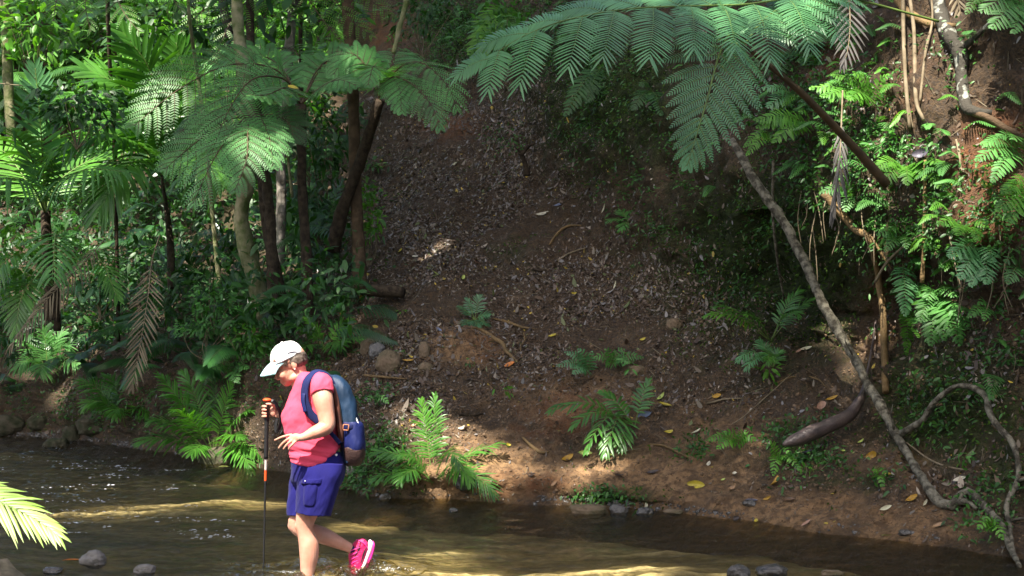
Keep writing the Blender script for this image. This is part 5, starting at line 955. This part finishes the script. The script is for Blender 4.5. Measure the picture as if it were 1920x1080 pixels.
fern('pale lobed fern spreading below the cane', 1755, 560, [(1745, 645, -.35), (1800, 645, -.35), (1725, 600, -.25), (1815, 610, -.25), (1770, 635, -.4), (1740, 560, -.2), (1790, 555, -.2)], .13, 8, 5, 'fern_mid', pw=.03)
fern('silvery lacy fern hanging right of the cane', 1830, 470, [(1780, 480, -.2), (1800, 520, -.3), (1850, 530, -.3), (1860, 490, -.2), (1820, 535, -.3)], .12, 12, 8, 'fern_blue')
fern('fern with bright tips above the silvery lacy one', 1810, 425, [(1760, 420, -.2), (1795, 440, -.3), (1835, 450, -.3), (1850, 425, -.2)], .09, 9, 6, 'bright')
fern('small dark fern near the cane, left side', 1690, 445, [(1645, 440, -.1), (1670, 430, -.1), (1700, 465, -.2), (1660, 470, -.2)], .08, 9, 6, 'fern_mid')
fern('small fern on the earth wall right of the silvery lacy one', 1850, 585, [(1815, 595, -.2), (1835, 570, -.1), (1845, 600, -.2)], .06, 8, 5, 'fern_mid')
fern('dim fern clump at the right edge, mid height', 1920, 500, [(1885, 490, -.1), (1890, 530, -.2), (1905, 470, -.1)], .1, 10, 7, 'fern_dark')
fern('pair of low ferns in the middle of the mud bank', 1105, 700, [(1045, 685, -.1), (1060, 660, 0), (1085, 655, 0), (1075, 700, -.2), (1110, 660, 0)], .085, 10, 7, 'fern_blue')
fern('low leafy fern right of the middle pair', 1150, 690, [(1115, 670, 0), (1135, 655, 0), (1170, 655, 0), (1205, 670, 0), (1180, 680, -.15)], .08, 9, 6, 'fern_mid')
fern('little fern beside the backpack on the bank', 705, 760, [(690, 752, -.05), (712, 745, 0), (728, 755, -.05)], .05, 8, 5, 'fern_mid')
fern('young fern on the mossy lump at the waterline', 755, 895, [(738, 890, -.15), (745, 915, -.25), (765, 880, -.1), (790, 882, -.1)], .05, 8, 5, 'bright')
fern('low fern hiding a dark hole on the mud left of the fallen sheath', 1385, 840, [(1325, 825, -.1), (1355, 812, 0), (1400, 812, 0), (1415, 825, -.05), (1345, 840, -.15)], .07, 9, 6, 'bright')
fern('fern sprig on the grassy patch below the sheath end', 1460, 860, [(1440, 830, 0), (1480, 850, -.1), (1500, 880, -.1), (1450, 890, -.15)], .06, 9, 6, 'bright')
fern('fern sprig on the mound near the bend of the leaning trunk', 1650, 900, [(1640, 885, 0), (1660, 890, -.05), (1655, 915, -.1)], .05, 8, 6, 'bright')
fern('small ferns at the water edge beside the thin crooked branch', 1860, 1000, [(1835, 990, -.1), (1850, 975, 0), (1870, 985, 0), (1880, 1010, -.1)], .06, 8, 6, 'bright')
fern('bluish fern over the moss at the left foot of the tree ferns', 440, 700, [(400, 690, -.2), (430, 675, -.1), (465, 690, -.2), (445, 715, -.3)], .12, 10, 7, 'fern_mid')
fern('arching green fern in front of the far right hollow', 1560, 60, [(1500, 50, -.2), (1520, 80, -.3), (1580, 90, -.3), (1610, 60, -.2), (1540, 30, -.1)], .14, 12, 8, 'fern_mid')
fern('large dark fern behind the blue fronds at the top', 1480, 100, [(1420, 120, -.2), (1460, 140, -.3), (1530, 120, -.2), (1545, 85, -.1)], .16, 13, 8, 'fern_dark')
fern('hanging yellow-green fern left of the big near frond', 960, 20, [(880, 100, -.5, .2), (900, 60, -.4, .2), (925, 90, -.5, .2), (950, 60, -.4, .15), (885, 125, -.5, .15)], .26, 15, 10, 'bright', pl=.05, pw=.015)
fern('single broad fern frond in the shade under the near frond', 1130, 130, [(1060, 215, -.5, .1), (1100, 190, -.4, .05)], .2, 12, 7, 'fern_dark')
fern('dim fern on the shaded wall right of the litter slope', 1230, 170, [(1185, 205, -.3), (1240, 215, -.3), (1200, 160, -.1)], .14, 11, 7, 'fern_dark')
def sprig(label, bx, by, w, hgt, n, s, mat='palm', cat='seedling', ratio=.42):
    b = Pg(bx, by, 0); t = thing('seedling', b, label, cat); mb = MB(); c = b+[0, -.03, hgt]; broad(mb, c, (w, w*.7, hgt*.5), n, s, ratio, .9); mb.build('leaves', M[mat], t); mb = MB()
    tube(mb, [b, b+[.01, -.02, hgt*.6], c+[0, 0, hgt*.3]], [.005, .004, .002], 5); mb.build('stem', M['twig'], t, True)
sprig('leafy seedling with oval leaves below the drooping palm seedling', 1440, 712, .13, .12, 14, (.07, .12), 'shrub_bright')
sprig('single round-leafed seedling on the bare mud under the overhang', 1448, 722, .03, .03, 3, (.05, .07), 'palm')
sprig('tall thin seedling between the pair of ferns and the leaning seedling', 1178, 715, .08, .2, 12, (.06, .1), 'fern_mid')
sprig('small seedling with reddish stem in the centre of the mud', 945, 755, .12, .16, 18, (.04, .08), 'shrub_bright')
sprig('tiny seedling on the orange dirt patch', 880, 690, .06, .07, 9, (.03, .05), 'palm')
sprig('seedling clump between the rocks left of the orange dirt', 740, 672, .12, .06, 26, (.03, .06), 'fern_mid')
sprig('seedling beside the small log at the gully foot', 755, 592, .08, .06, 9, (.04, .06), 'bright')
sprig('leafy seedlings on the litter slope near the overhang edge', 1195, 505, .12, .05, 18, (.03, .06), 'fern_mid')
sprig('pale seedling on the mud between leaves and the waterside roots', 1122, 938, .05, .03, 9, (.04, .06), 'bright')
sprig('seedling at the mossy edge just above the brown wet rock', 1082, 940, .04, .03, 8, (.03, .05), 'bright')
sprig('bright seedling near the orange-tipped leaf', 1510, 892, .05, .07, 9, (.04, .07), 'bright')
sprig('bushy seedlings under the arching thin branch', 1810, 872, .1, .07, 30, (.03, .05), 'fern_mid')
sprig('seedlings on the wall at the right of the leaning trunk top', 1650, 790, .05, .06, 10, (.03, .05), 'bright')
sprig('bright leafy sprig dangling at the cane, left of the hanging ferns', 1690, 440, .1, .06, 16, (.04, .06), 'shrub_bright')
sprig('bright seedlings below the upper curved branch', 1690, 280, .15, .15, 40, (.05, .09), 'palm')
sprig('small bright seedlings where the brown stem meets the bank', 1650, 300, .16, .12, 50, (.05, .09), 'fern_mid')
sprig('sapling leaves lit green in front of the brown trunk', 735, 80, .12, .12, 12, (.06, .1), 'shrub_bright')
sprig('seedling on the left litter slope beside the brown trunk', 700, 330, .25, .2, 50, (.07, .12), 'palm')
sprig('heart-leafed plant beside the cane', 1730, 500, .09, .06, 6, (.09, .12), 'fern_mid', ratio=.8)
sprig('leafy twig in the wet moss by the right edge', 1900, 700, .2, .15, 70, (.04, .07), 'fern_dark')
# ------------------------------------------------------------------ rocks
def rock(label, x, y, w, h, mat='rock', depth=None, sink=.25, water=False, seed=0):
    c = P(x, y, next_shore(y)) if water else Pg(x, y)[:]; d = c[1]/F; r = np.array([w*d/2, (depth or w*.7)*d/2, h*d*.75]); mb = MB(); sph(mb, np.zeros(3), EX, [1, 1, 1], 14); v = mb.v[0]
    v = v*(1+.28*fbm(v*1.3+seed*3.1, 3))[:, None]; v = np.sign(v)*np.abs(v)**.85; v = v*(1+.05*fbm(v*6+seed, 3))[:, None]; mb.v[0] = v*r+c+[0, 0, r[2]*(.5-sink)]
    return single(mb, 'rock', M[mat], label, 'rock')
for k, a in enumerate([
 ('pale speckled rock in the shallows at the lower left', 177, 1056, 52, 22, 'rock', None, .2, True), ('small bluish wet stone left of the pale speckled rock', 100, 1072, 34, 10, 'rock_wet', None, .3, True),
 ('light stone breaking the surface at the bottom, between the pale rock and the pole', 272, 1072, 38, 14, 'rock', None, .3, True), ('dark stone with a pale flank at the left bank waterline', 105, 836, 46, 16, 'rock_mossy', None, .3, True),
 ('boulder leaning on the left bank above the waterline stone', 135, 822, 40, 26, 'rock_mossy', None, .3, False), ('mossy boulder at the far left water edge', 20, 800, 60, 24, 'rock_mossy', None, .3, False), ('low boulder behind the far left one', 75, 795, 40, 20, 'rock_mossy', None, .3, False),
 ('big rounded boulder on the left bank below the curved-frond palm', 175, 800, 60, 26, 'rock_mossy', None, .4, False), ('boulder in shade under the largest palm clump', 405, 868, 60, 30, 'rock_mossy', None, .3, False),
 ('small dark stone in the water below the mossy lump', 722, 935, 22, 12, 'rock_wet', None, .3, True), ('tiny dark stone in the water beyond the shoe', 850, 958, 16, 6, 'rock_wet', None, .3, True),
 ('long smooth brown rock half in the water, below the moss', 1105, 962, 70, 20, 'rock_brown', 40, .3, True), ('dark wet stone right of the long smooth rock', 1160, 960, 34, 16, 'rock_wet', None, .3, True), ('bluish wet stone beside a standing pale leaf', 1210, 962, 30, 12, 'rock_wet', None, .3, True), ('flat brown stone at the sandy waterline', 1262, 962, 34, 8, 'rock_brown', None, .3, True),
 ('dark rounded stone at the bottom edge, right of the light on the water', 1385, 1078, 40, 20, 'rock_wet', None, .3, True), ('low brown stone just right of the dark rounded one at the bottom', 1445, 1072, 60, 14, 'rock_wet', None, .35, True), ('flat pinkish stone at the bottom, farther right', 1560, 1076, 40, 8, 'rock_brown', None, .3, True),
 ('tan angular rock behind the backpack, topmost', 692, 655, 34, 26, 'rock_brown', None, .3, False), ('dark rock just right of the tan angular one', 708, 668, 30, 26, 'rock_wet', None, .3, False), ('broad brown rock below the dark one', 728, 688, 44, 32, 'rock_brown', None, .3, False),
 ('upright greenish rock left of the orange dirt', 795, 665, 22, 26, 'rock_brown', None, .3, False), ('small greenish rock in front of the orange dirt', 798, 692, 28, 14, 'rock_brown', None, .3, False), ('greenish half-buried rock at the right of the bare bank', 1265, 612, 36, 18, 'rock_brown', None, .4, False),
 ('squarish stone behind the low leafy fern', 1195, 698, 30, 16, 'rock_brown', None, .4, False), ('boulder behind the hiker\'s knees at the water edge', 650, 905, 60, 26, 'rock_brown', None, .3, False), ('pale stones heap at the water edge by the backpack', 664, 880, 30, 22, 'rock', None, .3, False),
 ('grey stone lodged under the waterside palm clump', 872, 905, 34, 26, 'rock_wet', None, .3, False), ('small stone on the mud bank under the leaning seedling', 1405, 945, 26, 8, 'rock_wet', None, .3, False), ('dark flat stone on the mound right of the fallen branch foot', 1700, 1000, 30, 8, 'rock_wet', None, .3, False)]): rock(*a[:5], a[5], a[6], a[7], a[8], k)
# ------------------------------------------------------------------ fallen leaves big enough to tell apart
LC = dict(yellow=(.50, .40, .04), gold=(.46, .26, .03), green=(.42, .50, .12), pale=(.55, .52, .35), tan=(.34, .20, .10), pink=(.38, .22, .15), purple=(.12, .11, .14), blue=(.16, .19, .28), brown=(.13, .07, .035), orange=(.60, .20, .03), white=(.6, .55, .42), dark=(.05, .035, .03))
for k_, c_ in LC.items(): M['leaf_'+k_] = plain('leaf_'+k_, c_, .4, .45, [x*.6 for x in c_], 30, lo=.4, hi=.7)
def leaf(label, x, y, px, ang, col, ratio=.42, lift=.3, water=False, name='fallen_leaf'):
    c, nr = (P(x, y, next_shore(y)), np.array([0, 0, 1.])) if water else hit(x, y)
    c = c+nr*.012; L = px*.86*c[1]/F; ratio *= rng.uniform(.85, 1.2); lift += rng.uniform(-.1, .7)*(not water); X_ = np.array([1., 0, 0]); q = nrm(np.cross(nr, X_)); X_ = nrm(np.cross(q, nr)); a = math.radians(ang); d = X_*math.cos(a)+q*math.sin(a)*1.0; w = nrm(np.cross(nr, d)); mb = MB(); K, J = 9, 5; t = np.linspace(0, 1, K); V = []
    nr = nrm(nr+np.array([0, -.35, .1])) if not water else nr
    for a_ in t:
        hw = L*ratio*.5*math.sin(math.pi*min(1, a_*.93+.05))**.75*(1 if a_ < .99 else .1)
        for j in np.linspace(-1, 1, J): V.append(c+d*L*(a_-.5)+w*hw*j+nr*(L*lift*(a_-.5)**2*1.2+hw*.5*j*j+.004))
    V = np.array(V); i = np.arange(K-1)[:, None]*J+np.arange(J-1)[None]; f = np.stack([i, i+1, i+J+1, i+J], -1).reshape(-1, 4); n_ = len(V); b = nrm(nr)*.0012
    mb.add(np.vstack([V, V-b]), np.vstack([f, f[:, ::-1]+n_])); tube(mb, [c-d*L*.5+nr*(L*lift*.3), c-d*L*.62+nr*(L*lift*.5)], [.0018, .0012], 4)
    return single(mb, name, M['leaf_'+col], label, 'leaf')
for a in [
 ('curled yellow leaf lying on the sandy mud above the waterline', 1307, 909, 40, -8, 'yellow', .45), ('orange and white leaf standing up on the mud beside moss', 1457, 908, 40, 52, 'gold', .4), ('purple-grey curled leaf near the waterline', 1409, 942, 30, 15, 'purple', .5),
 ('yellow leaf on the mud under the fallen sheath', 1641, 855, 34, -5, 'gold', .5), ('yellow leaf right of the broad-leafed palm seedling', 1247, 763, 28, -20, 'yellow', .55), ('pale green leaf above the yellow one by the leaning seedling', 1243, 746, 22, 20, 'green', .6), ('bluish leaf right of the broad-leafed palm seedling', 1209, 779, 32, 12, 'blue', .45),
 ('small yellow leaf right of the bluish one', 1254, 814, 20, 20, 'yellow', .6), ('pale yellow-green leaf under the drooping seedling', 1098, 851, 30, -4, 'green', .35), ('small green leaf right of the pale yellow-green one', 1140, 854, 16, 0, 'green', .5), ('yellow curled leaf below the drooping seedling', 1066, 862, 28, 25, 'gold', .5),
 ('large pinkish leaf standing near the sheath tip', 1540, 763, 28, 50, 'pink', .65), ('yellowish leaf behind the large pinkish one', 1561, 749, 26, 10, 'gold', .35), ('pale green leaf floating at the right waterline', 1668, 1008, 30, 8, 'green', .35, .2, True), ('narrow pale leaf on the mud right of the grassy mounds', 1660, 954, 28, 20, 'pale', .3), ('yellow and brown leaf near the bend of the leaning trunk', 1712, 936, 28, 12, 'gold', .5), ('narrow bright leaf beside the yellow and brown one', 1735, 943, 16, 55, 'pale', .35),
 ('pale curled leaf right of the leaning trunk', 1801, 902, 28, -5, 'white', .5), ('tan dry leaf lying low on the mound near the right water edge', 1762, 988, 32, 10, 'tan', .4), ('orange leaf left of the slim palm behind the cap', 643, 591, 26, -6, 'gold', .45), ('tan leaf at the head of the gully', 855, 309, 12, 10, 'pale', .7), ('orange leaf beneath the orange dirt patch', 957, 686, 26, 5, 'orange', .5), ('orange leaf between the greenish rocks', 766, 679, 24, 5, 'gold', .4), ('blue-grey leaf left of the orange dirt patch', 823, 620, 16, -40, 'blue', .5),
 ('small yellow leaf on the slope below the overhang', 1207, 638, 14, 0, 'yellow', .5), ('small yellow-green leaf left of the overhang on the slope', 1037, 631, 18, 4, 'yellow', .4), ('yellow leaf on the shaded litter slope', 1075, 552, 14, 25, 'yellow', .4), ('pale leaf standing on the slope near the overhang', 1156, 535, 18, 60, 'pale', .45), ('green leaf on the litter slope above the seedling', 868, 521, 12, 70, 'green', .6), ('pale green leaf on the litter, left of the green one', 815, 514, 18, 10, 'green', .35),
 ('yellow leaf at the left of the litter slope', 752, 472, 14, 60, 'yellow', .5), ('pinkish pale leaf on the middle of the litter slope', 893, 495, 20, 15, 'pink', .5), ('pale leaf left of the middle of the litter slope', 778, 483, 15, 30, 'white', .6), ('white-lit leaf on the upper litter slope', 1018, 404, 28, 8, 'white', .4), ('pair-like bluish leaf above the white-lit one', 1050, 385, 30, 25, 'blue', .25), ('pale leaf high on the slope by the overhang end', 1135, 391, 22, 35, 'pale', .35),
 ('tan leaf on the bare mud left of the leaning trunk', 1512, 657, 26, 4, 'pale', .4), ('pinkish leaf beside the tan one under the overhang', 1498, 660, 14, 30, 'pink', .5), ('yellow-orange leaf on the mud right of the mid slope', 1345, 744, 20, 8, 'gold', .5), ('long pale leaf on the mud left of the low fern', 1307, 812, 24, 30, 'pale', .35), ('white curled leaf right under the low fern', 1330, 872, 14, 60, 'white', .6), ('white small leaf below the low fern', 1378, 891, 12, 80, 'white', .7), ('tiny green leaf above the standing orange leaf', 1357, 901, 10, 10, 'green', .6),
 ('tan leaf beside the curled yellow leaf', 1374, 918, 16, 20, 'tan', .7), ('dark leaf standing left of the orange and white one', 1434, 913, 20, 45, 'dark', .6), ('yellowish leaf lying at the waterline under the orange and white one', 1442, 935, 22, 0, 'gold', .35), ('brown leaf at the waterline right of the sand', 1480, 940, 26, 10, 'brown', .5), ('pinkish dry leaf at the sandy waterline', 1514, 985, 26, 15, 'pink', .5), ('yellow leaf tip at the waterline left of the pinkish dry leaf', 1418, 979, 12, 70, 'yellow', .6), ('dark clump-like leaf on the wet sand', 1382, 973, 14, 20, 'dark', .8),
 ('standing pale leaf at the waterline beside the bluish stone', 1215, 952, 20, 85, 'pale', .4), ('yellow leaf by the roots of the waterside clump', 952, 836, 12, 0, 'yellow', .7), ('orange leaf on moss at the foot of the waterside clump', 898, 912, 18, 10, 'gold', .5), ('dry brown leaf on the mud above the moss', 1040, 908, 16, 40, 'tan', .5), ('dark leaf on the sandy mud', 1160, 895, 26, 5, 'dark', .4), ('dark flat leaf on the sand, right side', 1225, 888, 26, 0, 'dark', .4),
 ('tan leaf on the dry patch behind the waterside clump', 780, 800, 26, 15, 'tan', .6), ('pale leaf on the dry patch behind the waterside clump', 872, 803, 26, -20, 'white', .35), ('large grey dry leaf high on the red bank', 1728, 288, 38, 10, 'purple', .5), ('orange floating leaf near the pale speckled rock', 135, 1055, 34, 0, 'orange', .3, .1, True), ('small green leaf floating behind the pole', 420, 878, 20, 10, 'green', .4, .1, True), ('yellow leaf caught on the tree fern crown', 0, 0, 0, 0, 'yellow', 0),
 ('yellow leaf floating left of the hiker\'s waist', 535, 861, 20, 20, 'yellow', .4, .2, True), ('grey leaf under the overhang near the sheath', 1514, 852, 24, 5, 'purple', .5), ('green leaf lying below the sheath', 1581, 849, 12, 80, 'green', .6), ('small green sprig-like leaf on the mud below the trunk', 1617, 831, 16, 10, 'green', .6), ('bronze leaf in the grass at the right edge of the bank', 1865, 745, 18, 30, 'tan', .6)]:
    if a[3] == 0:
        p = P(550, 161, 17.3); mb = MB(); blades(mb, p[None]-[[.06, .02, 0]], nrm([[1, -.1, -.2]]), nrm([[0, -.7, .6]]), .13, .055, .1, 6, None, .2); single(mb, 'fallen_leaf', M['leaf_yellow'], a[0], 'leaf')
    else: leaf(*a)
# ------------------------------------------------------------------ splashes round the legs
M['foam'] = plain('foam', (.75, .78, .8), .15, .8); mb = MB()
def drops(x, y, rx, ry, n, r, up):
    q = P(x, y, next_shore(y)); d = q[1]/F; p = q+np.stack([rng.normal(0, rx*d, n), rng.normal(0, ry*d, n), np.abs(rng.normal(0, up, n))], -1); p[:, 2] += .004
    for a, b in zip(p, rng.uniform(*r, n)): sph(mb, a, EX, [b*1.6, b*1.2, b*.8], 4)
drops(705, 1072, 26, 14, 110, (.001, .003), .015); drops(655, 1074, 18, 10, 70, (.001, .003), .012); drops(600, 1078, 40, 12, 60, (.001, .0025), .004); drops(690, 1062, 6, 6, 30, (.001, .0025), .05); drops(730, 1070, 30, 5, 90, (.0008, .0024), .006); drops(540, 1074, 40, 5, 80, (.0008, .002), .003)
tag(mb.build('splash', M['foam'], None, True), kind='stuff')
mb = MB()
for k in range(60):   # white flecks standing in for sky glints on the riffle at the left
    x0, y0 = [(random.gauss(110, 120), random.gauss(868, 22)), (random.gauss(150, 110), random.gauss(935, 26)), (random.gauss(330, 90), random.gauss(990, 10)), (random.gauss(420, 60), random.gauss(1002, 6))][random.choice([0, 0, 0, 1, 1, 1, 2, 3])]
    if y0 < 842: continue
    q = P(x0, y0, next_shore(y0)); n_ = random.randint(4, 12); p = q+np.stack([rng.normal(0, .13, n_), rng.normal(0, .035, n_), np.full(n_, .008)], -1)
    for a in p: r_ = rng.uniform(.0015, .0045); sph(mb, a, EX, [r_*rng.uniform(1.5, 5), r_*1.3, r_*.7], 4)
tag(mb.build('riffle_foam', M['foam'], None, True), kind='stuff')
